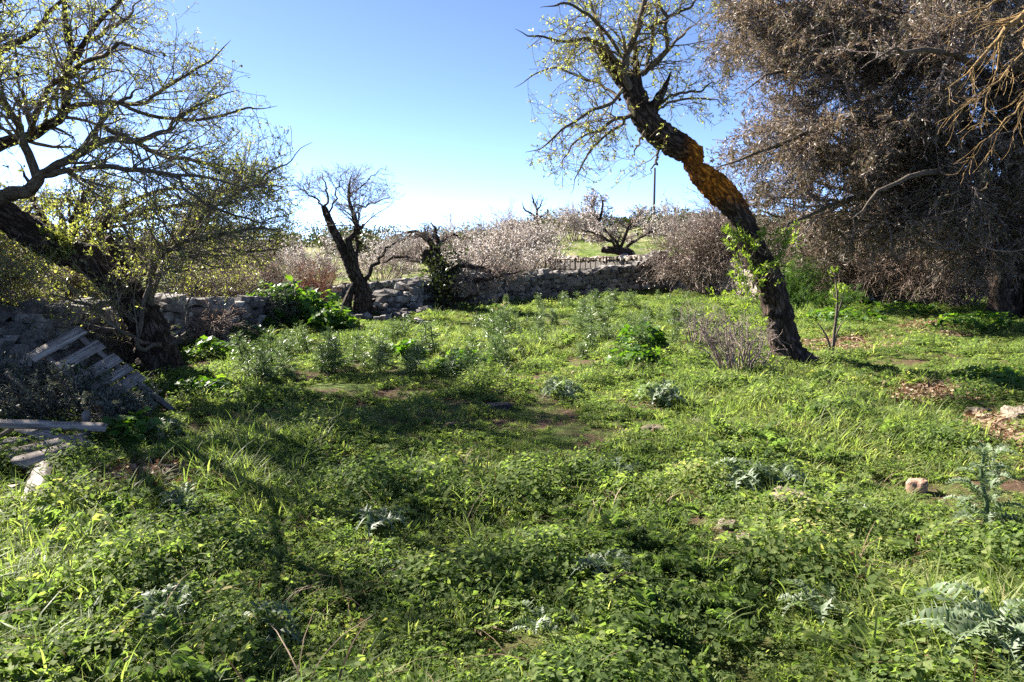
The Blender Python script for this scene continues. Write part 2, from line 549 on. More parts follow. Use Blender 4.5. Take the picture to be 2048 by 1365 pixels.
# ------------------------------------------------------------------ mesh building
class MB:
    def __init__(self):
        self.V, self.Q, self.T, self.A, self.n = [], [], [], {}, 0

    def add(self, v, quads=None, tris=None, **attrs):
        v = np.asarray(v, float).reshape(-1, 3)
        if quads is not None and len(quads):
            self.Q.append(np.asarray(quads, int) + self.n)
        if tris is not None and len(tris):
            self.T.append(np.asarray(tris, int) + self.n)
        for k in set(list(attrs) + list(self.A)):
            self.A.setdefault(k, [np.zeros(self.n)] if self.n else [])
            a = attrs.get(k, 0.0)
            self.A[k].append(np.broadcast_to(np.asarray(a, float), (len(v),)) if np.ndim(a) == 0 else np.asarray(a, float))
        self.V.append(v)
        self.n += len(v)

    def mesh(self, name, mat, smooth=True):
        me = bpy.data.meshes.new(name)
        if self.n:
            V = np.concatenate(self.V)
            q = np.concatenate(self.Q) if self.Q else np.zeros((0, 4), int)
            t = np.concatenate(self.T) if self.T else np.zeros((0, 3), int)
            me.vertices.add(len(V))
            me.vertices.foreach_set("co", V.astype(np.float32).ravel())
            me.loops.add(q.size + t.size)
            me.loops.foreach_set("vertex_index", np.concatenate([q.ravel(), t.ravel()]).astype(np.int32))
            me.polygons.add(len(q) + len(t))
            ls = np.concatenate([np.arange(len(q)) * 4, q.size + np.arange(len(t)) * 3]).astype(np.int32)
            me.polygons.foreach_set("loop_start", ls)
            if smooth:
                me.polygons.foreach_set("use_smooth", np.ones(len(ls), dtype=bool))
            for k, a in self.A.items():
                at = me.attributes.new(k, 'FLOAT', 'POINT')
                at.data.foreach_set("value", np.concatenate(a).astype(np.float32))
            me.update(calc_edges=True)
        if mat is not None:
            me.materials.append(mat)
        return me


def link(name, me, parent=None, loc=None):
    o = bpy.data.objects.new(name, me)
    COL.objects.link(o)
    if parent is not None:
        o.parent = parent
    if loc is not None:
        o.location = loc
    return o


def tag(o, label=None, cat=None, group=None, kind=None):
    if label:
        o['label'] = label
    if cat:
        o['category'] = cat
    if group:
        o['group'] = group
    if kind:
        o['kind'] = kind
    return o


def thing(name, label, cat, loc=(0, 0, 0), group=None):
    o = bpy.data.objects.new(name, None)
    o.empty_display_size = 0.2
    COL.objects.link(o)
    o.location = tuple(float(c) for c in loc)
    return tag(o, label, cat, group)


def part(name, mb, mat, parent, base, smooth=True, kind=None):
    """a mesh in world coordinates becomes a part of the thing standing at base"""
    mb.V = [v - np.asarray(base) for v in mb.V]
    o = link(name, mb.mesh(name, mat, smooth), parent)
    if kind:
        o['kind'] = kind
    return o


def catmull(pts, n):
    P = np.asarray(pts, float)
    if len(P) < 3:
        t = np.linspace(0, 1, n)[:, None]
        return P[0] * (1 - t) + P[-1] * t
    Q = np.vstack([2 * P[0] - P[1], P, 2 * P[-1] - P[-2]])
    s = np.linspace(0, len(P) - 1 - 1e-6, n)
    i = s.astype(int)
    f = (s - i)[:, None]
    p0, p1, p2, p3 = Q[i], Q[i + 1], Q[i + 2], Q[i + 3]
    return 0.5 * (2 * p1 + (p2 - p0) * f + (2 * p0 - 5 * p1 + 4 * p2 - p3) * f * f + (3 * p1 - p0 - 3 * p2 + p3) * f ** 3)


def tubes(mb, P, R, S, cap=False, **attrs):
    """P (N,K,3) polylines, R (N,K) radii, S sides"""
    P = np.asarray(P, float)
    N, K, _ = P.shape
    if N == 0:
        return
    T = np.empty_like(P)
    T[:, 1:-1] = P[:, 2:] - P[:, :-2]
    T[:, 0] = P[:, 1] - P[:, 0]
    T[:, -1] = P[:, -1] - P[:, -2]
    T = nrm(T)
    ref = np.where(np.abs(T[:, :1, 2:3]) < 0.8, np.array([0, 0, 1.0]), np.array([1.0, 0.3, 0]))
    ref = np.broadcast_to(ref, P.shape)
    a = nrm(np.cross(T, ref))
    b = np.cross(T, a)
    th = np.arange(S) / S * 2 * np.pi
    V = P[:, :, None] + R[:, :, None, None] * (a[:, :, None] * np.cos(th)[:, None] + b[:, :, None] * np.sin(th)[:, None])
    base = (np.arange(N) * K * S)[:, None, None] + (np.arange(K - 1) * S)[None, :, None] + np.arange(S)
    nxt = (np.arange(N) * K * S)[:, None, None] + (np.arange(K - 1) * S)[None, :, None] + (np.arange(S) + 1) % S
    q = np.stack([base, nxt, nxt + S, base + S], -1).reshape(-1, 4)
    if N == 1:
        arc = np.concatenate([[0], np.cumsum(np.linalg.norm(np.diff(P[0], axis=0), axis=1))])
        attrs = dict(attrs, bark_u=np.outer(R[0], np.cos(th)).ravel(), bark_v=np.outer(R[0], np.sin(th)).ravel(), bark_w=np.repeat(arc, S))
    mb.add(V, quads=q, **attrs)


def trunk_mesh(mb, pts, radii, n=70, S=20, rough=0.10, seed=0, lichen=None, flare=0.0):
    """gnarled trunk: lobed, knotted cross sections; lichen(s, up) -> mask"""
    P = catmull(pts, n)
    R = np.interp(np.linspace(0, 1, n), np.linspace(0, 1, len(radii)), radii)
    T = nrm(np.gradient(P, axis=0))
    ref = np.array([0.2, -1.0, 0.1])
    a = nrm(np.cross(T, ref))
    b = np.cross(T, a)
    th = np.arange(S) / S * 2 * np.pi
    V = np.zeros((n, S, 3))
    L = np.zeros((n, S))
    for i in range(n):
        s = i / (n - 1)
        for j in range(S):
            d = a[i] * math.cos(th[j]) + b[i] * math.sin(th[j])
            p = P[i] + d * R[i]
            v = Vector(p + seed * 7.3)
            k = 0.55 * mnoise.noise(v * (0.9 / max(R[i], 0.05))) + 0.45 * mnoise.noise(Vector((v.x, v.y, v.z * 0.35)) * (2.6 / max(R[i], 0.05)))
            k += 0.22 * abs(math.sin(th[j] * 2.5 + 3 * s + seed)) - 0.1
            k += 0.35 * (0.5 - abs(mnoise.noise(Vector((v.x, v.y, v.z * 0.4)) * 9.0))) - 0.12
            rr = R[i] * (1 + rough * 2.2 * k)
            if flare:
                f = max(0, 1 - s / 0.10)
                rr *= 1 + flare * f * f * (0.7 + 0.6 * math.sin(th[j] * 3 + seed))
            V[i, j] = P[i] + d * rr
            if lichen:
                L[i, j] = lichen(s, d)
    q = []
    for i in range(n - 1):
        for j in range(S):
            q.append((i * S + j, i * S + (j + 1) % S, (i + 1) * S + (j + 1) % S, (i + 1) * S + j))
    top = n * S
    verts = np.vstack([V.reshape(-1, 3), P[-1] + T[-1] * R[-1] * 0.25])
    tr = [((n - 1) * S + j, (n - 1) * S + (j + 1) % S, top) for j in range(S)]
    arc = np.concatenate([[0], np.cumsum(np.linalg.norm(np.diff(P, axis=0), axis=1))])
    ba = dict(bark_u=np.append(np.outer(R, np.cos(th)).ravel(), 0), bark_v=np.append(np.outer(R, np.sin(th)).ravel(), 0), bark_w=np.append(np.repeat(arc, S), arc[-1]))
    if lichen:
        ba['lichen'] = np.append(L.ravel(), 0)
    mb.add(verts, quads=q, tris=tr, **ba)


def grow(rng, P, R, dens, lmin, lmax, ang, wob, bias, rr, K=5, tmin=0.15, tmax=1.0, keep=None, rmin=0.0015, taper=0.75, maxn=None):
    """side branches on every polyline of P; dens per metre"""
    N, Kp, _ = P.shape
    seg = np.linalg.norm(np.diff(P, axis=1), axis=2)
    ln = seg.sum(1)
    cnt = rng.poisson(ln * dens)
    idx = np.repeat(np.arange(N), cnt)
    if len(idx) == 0:
        return np.zeros((0, K, 3)), np.zeros((0, K))
    t = tmin + (tmax - tmin) * rng.random(len(idx))
    fi = np.minimum(t * (Kp - 1), Kp - 1.001)
    i = fi.astype(int)
    f = (fi - i)[:, None]
    st = P[idx, i] * (1 - f) + P[idx, i + 1] * f
    tg = nrm(P[idx, i + 1] - P[idx, i])
    r0 = (R[idx, i] * (1 - f[:, 0]) + R[idx, i + 1] * f[:, 0]) * rr
    v = rng.normal(size=tg.shape)
    v = nrm(v - (v * tg).sum(1, keepdims=True) * tg)
    a = np.radians(ang + rng.normal(size=len(idx)) * 14)[:, None]
    d = nrm(np.cos(a) * tg + np.sin(a) * v + 0.3 * np.asarray(bias))
    L = (lmin + (lmax - lmin) * rng.random(len(idx)) ** 1.3) * (1.15 - 0.45 * t)
    stp = (L / (K - 1))[:, None]
    pts = [st]
    for k in range(K - 1):
        pts.append(pts[-1] + d * stp)
        d = nrm(d + wob * rng.normal(size=d.shape) + np.asarray(bias) * (1.0 / (K - 1)))
    C = np.stack(pts, 1)
    rad = np.maximum(r0[:, None] * (1 - taper * np.linspace(0, 1, K))[None], rmin)
    if keep is not None:
        ok = keep(C[:, -1]) & keep(C[:, K // 2])
        C, rad = C[ok], rad[ok]
    if maxn and len(C) > maxn:
        s = rng.permutation(len(C))[:maxn]
        C, rad = C[s], rad[s]
    return C, rad


def ellipsoids(*E):
    def f(p):
        k = np.zeros(len(p), bool)
        for c, r in E:
            q = (p - np.asarray(c)) / np.asarray(r)
            k |= (q * q).sum(1) < 1 + 0.22 * np.sin(p[:, 0] * 5.1 + p[:, 2] * 4.3) * np.cos(p[:, 1] * 4.7 - p[:, 2] * 3.1)
        return k
    return f


def leaves(mb, rng, P, D, L, Wd, fold=0.0, curl=0.25):
    """pointed leaf blades at P along D"""
    n = len(P)
    if n == 0:
        return
    D = nrm(D)
    v = rng.normal(size=(n, 3))
    s = nrm(np.cross(D, v))
    up = np.cross(s, D)
    L = np.broadcast_to(np.asarray(L, float), (n,))[:, None]
    Wd = np.broadcast_to(np.asarray(Wd, float), (n,))[:, None]
    b = P
    m = P + D * L * 0.5 + up * L * curl * 0.5
    tip = P + D * L
    V = np.stack([b, m + s * Wd * 0.5, tip, m - s * Wd * 0.5], 1)
    mb.add(V, quads=np.arange(4 * n).reshape(n, 4), rnd=np.repeat(rng.random(n), 4))


def tip_leaves(mb, rng, P, per, L, Wd, spread=0.8, tmin=0.3, up=0.0, frac=1.0):
    """leaves along twigs"""
    N, K, _ = P.shape
    sel = np.nonzero(rng.random(N) < frac)[0]
    idx = np.repeat(sel, per)
    n = len(idx)
    t = tmin + (1 - tmin) * rng.random(n) ** 0.6
    fi = np.minimum(t * (K - 1), K - 1.001)
    i = fi.astype(int)
    f = (fi - i)[:, None]
    p = P[idx, i] * (1 - f) + P[idx, i + 1] * f
    d = nrm(P[idx, i + 1] - P[idx, i])
    dd = nrm(d + spread * rng.normal(size=d.shape) + np.array([0, 0, up]))
    leaves(mb, rng, p, dd, L * (0.6 + 0.8 * rng.random(n)), Wd * (0.6 + 0.8 * rng.random(n)))


# ------------------------------------------------------------------ ground
def build_ground():
    def axis(lo, hi, step, far):
        a = list(np.arange(lo, hi + 1e-6, step))
        g = step
        while a[-1] < far:
            g *= 1.22
            a.append(a[-1] + g)
        g = step
        while a[0] > -far:
            g *= 1.22
            a.insert(0, a[0] - g)
        return np.array(a)
    xs = axis(-12, 14, 0.2, 2500)
    ys = axis(1.0, 34, 0.2, 2500)
    X, Y = np.meshgrid(xs, ys)
    Z = ground_z(X, Y)
    ny, nx = X.shape
    V = np.stack([X, Y, Z], -1).reshape(-1, 3)
    i = (np.arange(ny - 1)[:, None] * nx + np.arange(nx - 1)[None]).ravel()
    q = np.stack([i, i + 1, i + 1 + nx, i + nx], 1)
    mb = MB()
    mb.add(V, quads=q)
    o = link("ground", mb.mesh("ground", M['ground']))
    tag(o, kind='structure')


build_ground()

# ------------------------------------------------------------------ stones and dry-stone walls
_srng = np.random.default_rng(11)


def stone_mesh(name, mat, rng, npt=22, box=0.62):
    bm = bmesh.new()
    for _ in range(npt):
        d = nrm(rng.normal(size=3))
        e = np.sign(d) * np.abs(d) ** box
        e = e / max(np.abs(e).max(), 1e-6)
        p = e * 0.5 * (0.82 + 0.18 * rng.random())
        bm.verts.new(p)
    r = bmesh.ops.convex_hull(bm, input=bm.verts)
    bmesh.ops.delete(bm, geom=[g for g in r['geom_interior'] if isinstance(g, bmesh.types.BMVert)], context='VERTS')
    loose = [v for v in bm.verts if not v.link_faces]
    bmesh.ops.delete(bm, geom=loose, context='VERTS')
    me = bpy.data.meshes.new(name)
    bm.to_mesh(me)
    bm.free()
    me.materials.append(mat)
    return me


def stone_set(mat, n=12):
    return [stone_mesh("stone", mat, _srng) for _ in range(n)]


STONES = {k: stone_set(M[k]) for k in ('stone_grey', 'stone_warm', 'stone_mossy')}


def mesh_arrays(me):
    v = np.empty(len(me.vertices) * 3)
    me.vertices.foreach_get("co", v)
    me.calc_loop_triangles()
    t = np.empty(len(me.loop_triangles) * 3, np.int32)
    me.loop_triangles.foreach_get("vertices", t)
    return v.reshape(-1, 3), t.reshape(-1, 3)


def dry_wall(name, label, plan, tops, thick, size, seed, mat='stone_grey', sides=(1, -1), limit=300, ragged=0.08, rubble=None):
    """plan [(x,y)], tops [z of the top]; face side 1 looks to the camera side"""
    rng = np.random.default_rng(seed)
    plan = np.asarray(plan, float)
    seg = np.linalg.norm(np.diff(plan, axis=0), axis=1)
    cum = np.concatenate([[0], np.cumsum(seg)])
    total = cum[-1]

    def at(s):
        s = min(max(s, 0), total - 1e-6)
        i = min(np.searchsorted(cum, s, side='right') - 1, len(seg) - 1)
        f = (s - cum[i]) / seg[i]
        p = plan[i] * (1 - f) + plan[i + 1] * f
        d = (plan[i + 1] - plan[i]) / seg[i]
        return p, d, np.interp(s, cum, tops)
    mid = at(total / 2)[0]
    base = np.array([mid[0], mid[1], float(ground_z(mid[0], mid[1]))])
    root = thing(name, label, "wall", base)
    items = []
    for side in sides:
        # courses from the ground up
        zc = -0.06
        while zc < 3.0:
            ch = size[1] * rng.uniform(0.75, 1.3)
            s = rng.uniform(-0.1, 0.1)
            any_ = False
            while s < total:
                w = size[0] * rng.uniform(0.55, 1.5)
                h = ch * rng.uniform(0.85, 1.25)
                p, d, top = at(s + w / 2)
                nn = np.array([d[1], -d[0]]) * side
                c = p + nn * (thick / 2 - size[0] * 0.28 + rng.uniform(-0.03, 0.035))
                g = float(ground_z(*p))
                top += ragged * (mnoise.noise(Vector((s * 1.7, seed, 0))) * 1.5)
                z = g + zc + h / 2
                if z + h * 0.3 < top:
                    any_ = True
                    dep = size[0] * rng.uniform(0.7, 1.1)
                    items.append((np.array([c[0], c[1], z]), math.atan2(d[1], d[0]), (w * 1.08, dep, h * 1.1), side == sides[0]))
                s += w * 0.93
            zc += ch * 0.93
            if not any_:
                break
    # cap stones across the top
    s = 0
    while s < total:
        w = size[0] * rng.uniform(0.7, 1.5)
        p, d, top = at(s + w / 2)
        nn = np.array([d[1], -d[0]])
        top += ragged * (mnoise.noise(Vector((s * 1.7, seed, 0))) * 1.5)
        k = max(1, int(round(thick / (size[0] * 0.95))))
        for j in range(k):
            c = p + nn * (((j + 0.5) / k - 0.5) * thick * 0.95 + rng.uniform(-.03, .03))
            h = size[1] * rng.uniform(0.7, 1.3)
            items.append((np.array([c[0], c[1], top - h * 0.15 + rng.uniform(-.03, .04)]), math.atan2(d[1], d[0]), (w, thick / k * 1.1, h), True))
        s += w * 0.9
    if rubble:
        for (x, y, r, n) in rubble:
            for _ in range(n):
                a = rng.uniform(0, 6.28)
                q = r * math.sqrt(rng.random())
                xx, yy = x + q * math.cos(a), y + q * math.sin(a)
                hh = (1 - q / r) * 0.45 * r
                sz_ = size[0] * rng.uniform(0.5, 1.2)
                items.append((np.array([xx, yy, float(ground_z(xx, yy)) + rng.random() * hh + 0.05]), rng.uniform(0, 6.28), (sz_, sz_ * 0.8, sz_ * 0.65), True))
    dist = [np.linalg.norm(it[0][:2]) / (max(it[2]) + 0.02) + (0 if it[3] else 1e4) for it in items]
    order = np.argsort(dist)
    st = STONES[mat]
    arr = [mesh_arrays(m) for m in st]
    rest = MB()
    for rank, k in enumerate(order):
        c, a, scl, _ = items[k]
        ma = rng.integers(len(st))
        rot = Matrix.Rotation(a + rng.normal() * 0.09, 4, 'Z') @ Matrix.Rotation(rng.normal() * 0.10, 4, 'X') @ Matrix.Rotation(rng.normal() * 0.12, 4, 'Y')
        if rng.random() < 0.5:
            rot = rot @ Matrix.Rotation(math.pi, 4, 'Z')
        mtx = Matrix.Translation(Vector(c - base)) @ rot @ Matrix.Diagonal((*scl, 1))
        if rank < limit:
            o = link("stone", st[ma], root)
            o.matrix_local = mtx
        else:
            v, t = arr[ma]
            mm = np.array(mtx)
            rest.add(v @ mm[:3, :3].T + mm[:3, 3], tris=t)
    if rest.n:
        o = link("packed_stones", rest.mesh("packed_stones", M[mat], False), root)
        o['kind'] = 'stuff'
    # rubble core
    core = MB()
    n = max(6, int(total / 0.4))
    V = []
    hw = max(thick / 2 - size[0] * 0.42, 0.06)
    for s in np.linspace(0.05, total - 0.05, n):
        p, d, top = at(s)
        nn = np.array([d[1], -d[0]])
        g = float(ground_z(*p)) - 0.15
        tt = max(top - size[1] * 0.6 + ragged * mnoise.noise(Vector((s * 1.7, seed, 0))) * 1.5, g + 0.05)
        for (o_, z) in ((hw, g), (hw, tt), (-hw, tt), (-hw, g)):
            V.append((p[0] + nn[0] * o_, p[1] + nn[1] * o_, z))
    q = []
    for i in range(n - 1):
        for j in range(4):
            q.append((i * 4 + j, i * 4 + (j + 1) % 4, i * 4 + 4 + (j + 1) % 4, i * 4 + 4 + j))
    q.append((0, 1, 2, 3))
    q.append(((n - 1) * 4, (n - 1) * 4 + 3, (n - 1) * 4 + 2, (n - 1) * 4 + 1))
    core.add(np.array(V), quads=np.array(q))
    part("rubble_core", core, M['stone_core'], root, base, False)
    return root


dry_wall("dry_stone_wall", "rough grey dry-stone wall on the left, behind the leaning almond trunk and the pallet",
         [(-7.3, 4.6), (-6.7, 7.0), (-6.2, 9.2), (-5.75, 11.5), (-5.35, 13.6), (-5.2, 15.0)],
         [0.88, 0.86, 0.82, 0.74, 0.66, 0.55], 0.62, (0.27, 0.16), 3, ragged=0.2)
dry_wall("dry_stone_wall", "collapsed low dry-stone wall with tumbled pale rubble beside the hollow bare tree",
         [(-3.35, 17.6), (-2.6, 19.0), (-1.7, 20.8), (-0.9, 22.7)], [0.45, 0.72, 0.85, 0.80], 0.6, (0.26, 0.16), 4,
         mat='stone_grey', ragged=0.2, rubble=[(-3.1, 17.3, 0.8, 46), (-2.4, 18.2, 0.6, 24)])
dry_wall("dry_stone_wall", "long shaded dry-stone wall closing the far side of the clearing",
         [(-0.85, 23.0), (0.6, 24.6), (2.6, 26.3), (4.4, 27.4), (5.75, 28.2)], [0.80, 0.78, 0.82, 1.02, 1.56], 0.6, (0.26, 0.17), 5, ragged=0.1)
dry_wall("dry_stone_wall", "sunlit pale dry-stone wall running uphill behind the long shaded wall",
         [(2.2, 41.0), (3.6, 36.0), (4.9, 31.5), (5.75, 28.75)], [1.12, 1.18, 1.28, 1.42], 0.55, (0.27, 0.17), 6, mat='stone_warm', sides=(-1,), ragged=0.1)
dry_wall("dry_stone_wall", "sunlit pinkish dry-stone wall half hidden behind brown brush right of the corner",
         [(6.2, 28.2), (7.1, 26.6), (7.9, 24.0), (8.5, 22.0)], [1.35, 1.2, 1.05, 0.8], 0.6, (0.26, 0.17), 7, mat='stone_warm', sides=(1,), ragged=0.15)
dry_wall("dry_stone_wall", "distant thin dry-stone wall between the two far meadows on the left",
         [(-16.0, 33.5), (-11.0, 33.0), (-7.5, 33.0), (-4.5, 36.0), (-3.2, 40.0)], [-0.05, -0.02, 0.0, 0.2, 0.35], 0.55, (0.28, 0.18), 8, ragged=0.08, sides=(1,))


# ------------------------------------------------------------------ trees
def trace(pts, d0, n=12):
    """[(px,py,dd,width_px)] -> points, radii"""
    P = np.array([W(a, b, d0 + c) for a, b, c, w in pts])
    R = np.array([w * 0.43 * (d0 + c) / F for a, b, c, w in pts])
    return P, R


def limb_arrays(traces, d0, K=14):
    PP, RR = [], []
    for tr in traces:
        P, R = trace(tr, d0)
        if R[-1] * 2 * F / d0 < 8:
            R[-1] = .003
        PP.append(catmull(P, K))
        RR.append(np.interp(np.linspace(0, 1, K), np.linspace(0, 1, len(R)), R))
    return np.array(PP), np.array(RR)


def wiggle(rng, P, amt):
    Q = P.copy()
    Q[:, 1:] += rng.normal(size=Q[:, 1:].shape) * amt
    return Q


def left_almond():
    rng = np.random.default_rng(21)
    d0 = 9.7
    tr = [(318, 765, 0, 112), (312, 700, 0, 90), (288, 640, -.1, 80), (248, 582, -.2, 72), (192, 532, -.3, 68), (130, 500, -.4, 66),
          (70, 470, -.5, 66), (10, 432, -.6, 64), (-60, 385, -.7, 60), (-120, 320, -.7, 54), (-150, 240, -.6, 44)]
    P, R = trace(tr, d0)
    base = np.array([P[0][0], P[0][1], float(ground_z(P[0][0], P[0][1]))])
    P[0][2] = base[2] - 0.08
    root = thing("almond_tree", "large almond tree leaning left over the stone wall, dark trunk, sparse yellow-green leaves", "tree", base)
    mb = MB()
    trunk_mesh(mb, P, R, 150, 40, 0.14, 1.0, flare=0.25)
    part("trunk", mb, M['bark_dark'], root, base)
    T = [
        [(-30, 402, -.6, 46), (10, 394, -.7, 40), (45, 388, -.8, 36), (62, 376, -.8, 34), (76, 352, -.8, 32)],
        [(74, 356, -.8, 26), (62, 320, -.8, 24), (46, 278, -.9, 22), (26, 236, -1, 20), (2, 192, -1.1, 17), (-20, 140, -1.2, 12), (-30, 60, -1.3, 6)],
        [(74, 352, -.8, 26), (110, 336, -.8, 24), (150, 314, -.7, 22), (182, 288, -.6, 18), (200, 250, -.5, 14), (240, 206, -.4, 11), (262, 190, -.3, 8), (300, 175, -.2, 5)],
        [(150, 314, -.7, 20), (205, 284, -.6, 20), (270, 282, -.4, 17), (325, 262, -.2, 13), (362, 230, 0, 9), (420, 200, .2, 6), (480, 180, .3, 4)],
        [(78, 352, -.8, 20), (130, 342, -.9, 17), (200, 331, -1.1, 15), (268, 340, -1.3, 13), (340, 350, -1.4, 11), (420, 356, -1.4, 8), (500, 380, -1.4, 4)],
        [(-60, 330, -.5, 40), (10, 284, -.2, 32), (60, 270, 0, 28), (108, 250, .1, 26), (126, 224, .2, 25), (136, 168, .3, 23), (142, 110, .4, 20), (132, 55, .5, 17), (138, -20, .6, 12), (150, -120, .7, 6)],
        [(-40, 130, .2, 24), (25, 88, .1, 20), (60, 76, 0, 17), (90, 44, -.1, 14), (116, 10, -.2, 11), (160, -30, -.3, 6)],
        [(246, 596, -.1, 52), (240, 545, -.05, 44), (232, 505, 0, 36), (226, 478, 0, 28)],
        [(126, 228, .2, 16), (190, 205, .4, 14), (280, 208, .5, 12), (310, 188, .6, 10), (360, 158, .6, 8), (420, 122, .6, 6), (462, 80, .6, 4)],
        [(296, 640, -.1, 24), (298, 570, -.3, 20), (318, 515, -.5, 17), (360, 490, -.7, 14), (430, 470, -.9, 11), (510, 462, -1, 8), (570, 455, -1, 4)],
        [(212, 258, -.3, 14), (290, 298, 0, 13), (380, 322, .3, 11), (470, 342, .5, 8), (560, 375, .7, 4)],
        [(240, 206, -.4, 10), (330, 238, .2, 10), (415, 240, .5, 8), (490, 218, .7, 6), (555, 212, .8, 3)],
        [(300, 600, .1, 16), (330, 520, .6, 15), (380, 440, 1.1, 13), (440, 390, 1.5, 10), (520, 370, 1.7, 7), (590, 370, 1.8, 4)],
        [(340, 350, -1.4, 9), (400, 400, -1.5, 8), (460, 430, -1.5, 6), (530, 440, -1.5, 5), (590, 430, -1.4, 3)],
        [(300, 560, -.3, 12), (380, 510, .2, 10), (450, 500, .5, 8), (520, 505, .7, 6), (580, 490, .8, 3)],
        [(360, 490, -.7, 10), (420, 420, -.6, 9), (480, 390, -.5, 7), (550, 340, -.4, 5), (625, 285, -.4, 3)],
        [(140, 120, .4, 14), (200, 70, .8, 12), (250, 40, 1.1, 9), (290, -10, 1.3, 6)],
        [(60, 272, 0, 18), (100, 180, -.8, 15), (180, 120, -1.3, 12), (250, 90, -1.7, 9), (330, 120, -1.9, 5)],
        [(-60, 330, -.5, 30), (-90, 200, -1.2, 24), (-60, 60, -1.8, 18), (20, -60, -2.2, 12), (90, -150, -2.4, 6)],
        [(-60, 330, -.5, 30), (-120, 180, .4, 26), (-140, 40, .9, 20), (-90, -110, 1.3, 14), (-20, -220, 1.6, 7)],
        [(-60, 380, -.7, 40), (-120, 250, -1.6, 32), (-120, 120, -2.4, 26), (-40, 20, -3.0, 20), (60, -40, -3.4, 14), (160, -60, -3.6, 6)],
        [(-100, 330, -.7, 34), (-220, 200, -1.8, 28), (-280, 60, -2.8, 22), (-240, -80, -3.4, 16), (-160, -180, -3.8, 8)],
        [(-120, 120, -2.4, 20), (-260, 20, -3.6, 16), (-420, -60, -4.5, 12), (-560, -140, -5.1, 6)],
        [(60, -40, -3.4, 10), (60, -140, -3.6, 8), (100, -240, -3.6, 5)],
        [(142, 110, .4, 14), (220, 20, .1, 12), (290, -60, -.2, 9), (340, -140, -.4, 5)],
        [(-150, 240, -.6, 40), (-230, 160, -.6, 30), (-320, 90, -.7, 22), (-400, 60, -.8, 12)],
        [(-150, 240, -.6, 38), (-220, 240, -1.4, 28), (-320, 260, -2.0, 18), (-420, 300, -2.3, 10)],
        [(320, 690, -.3, 14), (282, 690, -.55, 13), (288, 610, -.6, 12), (300, 545, -.6, 10), (330, 500, -.6, 7), (390, 478, -.6, 4)],
        [(310, 690, -.3, 12), (240, 660, -.6, 11), (200, 620, -.7, 10), (150, 600, -.8, 8), (90, 590, -.9, 4)],
        [(330, 700, -.3, 11), (372, 660, -.5, 9), (378, 610, -.5, 7), (400, 560, -.5, 4)],
    ]
    LP, LR = limb_arrays(T, d0)
    LP[:, 1:-1] += rng.normal(size=LP[:, 1:-1].shape) * 0.018
    LR *= .82
    for i in range(len(LP)):
        mb = MB()
        tubes(mb, catmull(LP[i], 30)[None], np.interp(np.linspace(0, 1, 30), np.linspace(0, 1, 14), LR[i])[None], 9)
        part("limb", mb, M['bark_dark'] if i in (5, 6, 7, 18, 19, 20, 21, 22, 24) else M['bark_limb'], root, base)
    keep = ellipsoids((W(430, 420, 9.4), (1.15, 1.9, 0.78)), ((-5.6, 9.6, 2.65), (2.75, 2.8, 2.15)), ((-6.9, 9.5, 4.6), (2.9, 3.0, 2.5)), ((-8.2, 9.2, 4.0), (2.6, 2.8, 2.2)), ((-5.3, 6.6, 4.2), (1.6, 1.8, 1.5)), ((-6.9, 6.6, 4.2), (1.9, 1.8, 1.7)), ((-5.6, 5.0, 4.0), (1.5, 1.2, 1.1)))
    src = [i for i in range(len(LP)) if i not in (0, 7)]
    A, AR = grow(rng, LP[src], LR[src], 9.5, 0.45, 1.25, 48, 0.16, (0.10, 0, 0.05), 0.42, 7, keep=keep, rmin=0.003)
    low = [9, 12, 13, 14, 15]
    A2, AR2 = grow(rng, LP[low], LR[low], 18.0, 0.4, 1.1, 45, 0.16, (0.08, 0, 0.02), 0.42, 7, tmin=.3, keep=keep, rmin=0.003)
    A, AR = np.concatenate([A, A2]), np.concatenate([AR, AR2])
    B, BR = grow(rng, A, AR, 10.0, 0.18, 0.6, 50, 0.22, (0.05, 0, 0.05), 0.55, 6, keep=keep, rmin=0.0022)
    C, CR = grow(rng, B, BR, 11.0, 0.05, 0.24, 52, 0.28, (0, 0, 0.06), 0.65, 4, keep=keep, rmin=0.0017, maxn=34000)
    print("left almond", len(A), len(B), len(C))
    mb = MB()
    tubes(mb, A, AR, 5)
    tubes(mb, B, BR, 4)
    tubes(mb, C, CR, 3)
    part("twigs", mb, M['twig'], root, base, kind='stuff')
    mb = MB()
    tip_leaves(mb, rng, C, 4, 0.038, 0.012, 0.9, 0.4, 0.2, frac=0.55)
    tip_leaves(mb, rng, B, 5, 0.040, 0.013, 0.9, 0.75, 0.2, frac=0.7)
    # fresh shoots on the trunk
    sh = np.array([W(a, b, 9.15) for a, b in rng.normal((110, 510), (40, 22), size=(40, 2))])
    S_, SR = grow(rng, np.stack([sh, sh + (0, 0, .01)], 1), np.full((40, 2), .003), 400, .1, .3, 30, .2, (0, -.1, .5), .8, 5)
    tip_leaves(mb, rng, S_, 9, 0.055, 0.02, 0.9, 0.2, 0.3)
    part("foliage", mb, M['leaf_almond'], root, base, kind='stuff')
    # last year's dark husks still hanging
    k = B[rng.permutation(len(B))[:70], -1]
    mb = MB()
    for p in k:
        s = 0.016 + 0.008 * rng.random()
        tubes(mb, np.array([[p + (0, 0, 0), p - (0, 0, s * .6), p - (0, 0, s * 1.6), p - (0, 0, s * 2.2)]]), np.array([[.002, s * .8, s * .8, .002]]), 6)
    part("husks", mb, M['bark_dark'], root, base, kind='stuff')


left_almond()


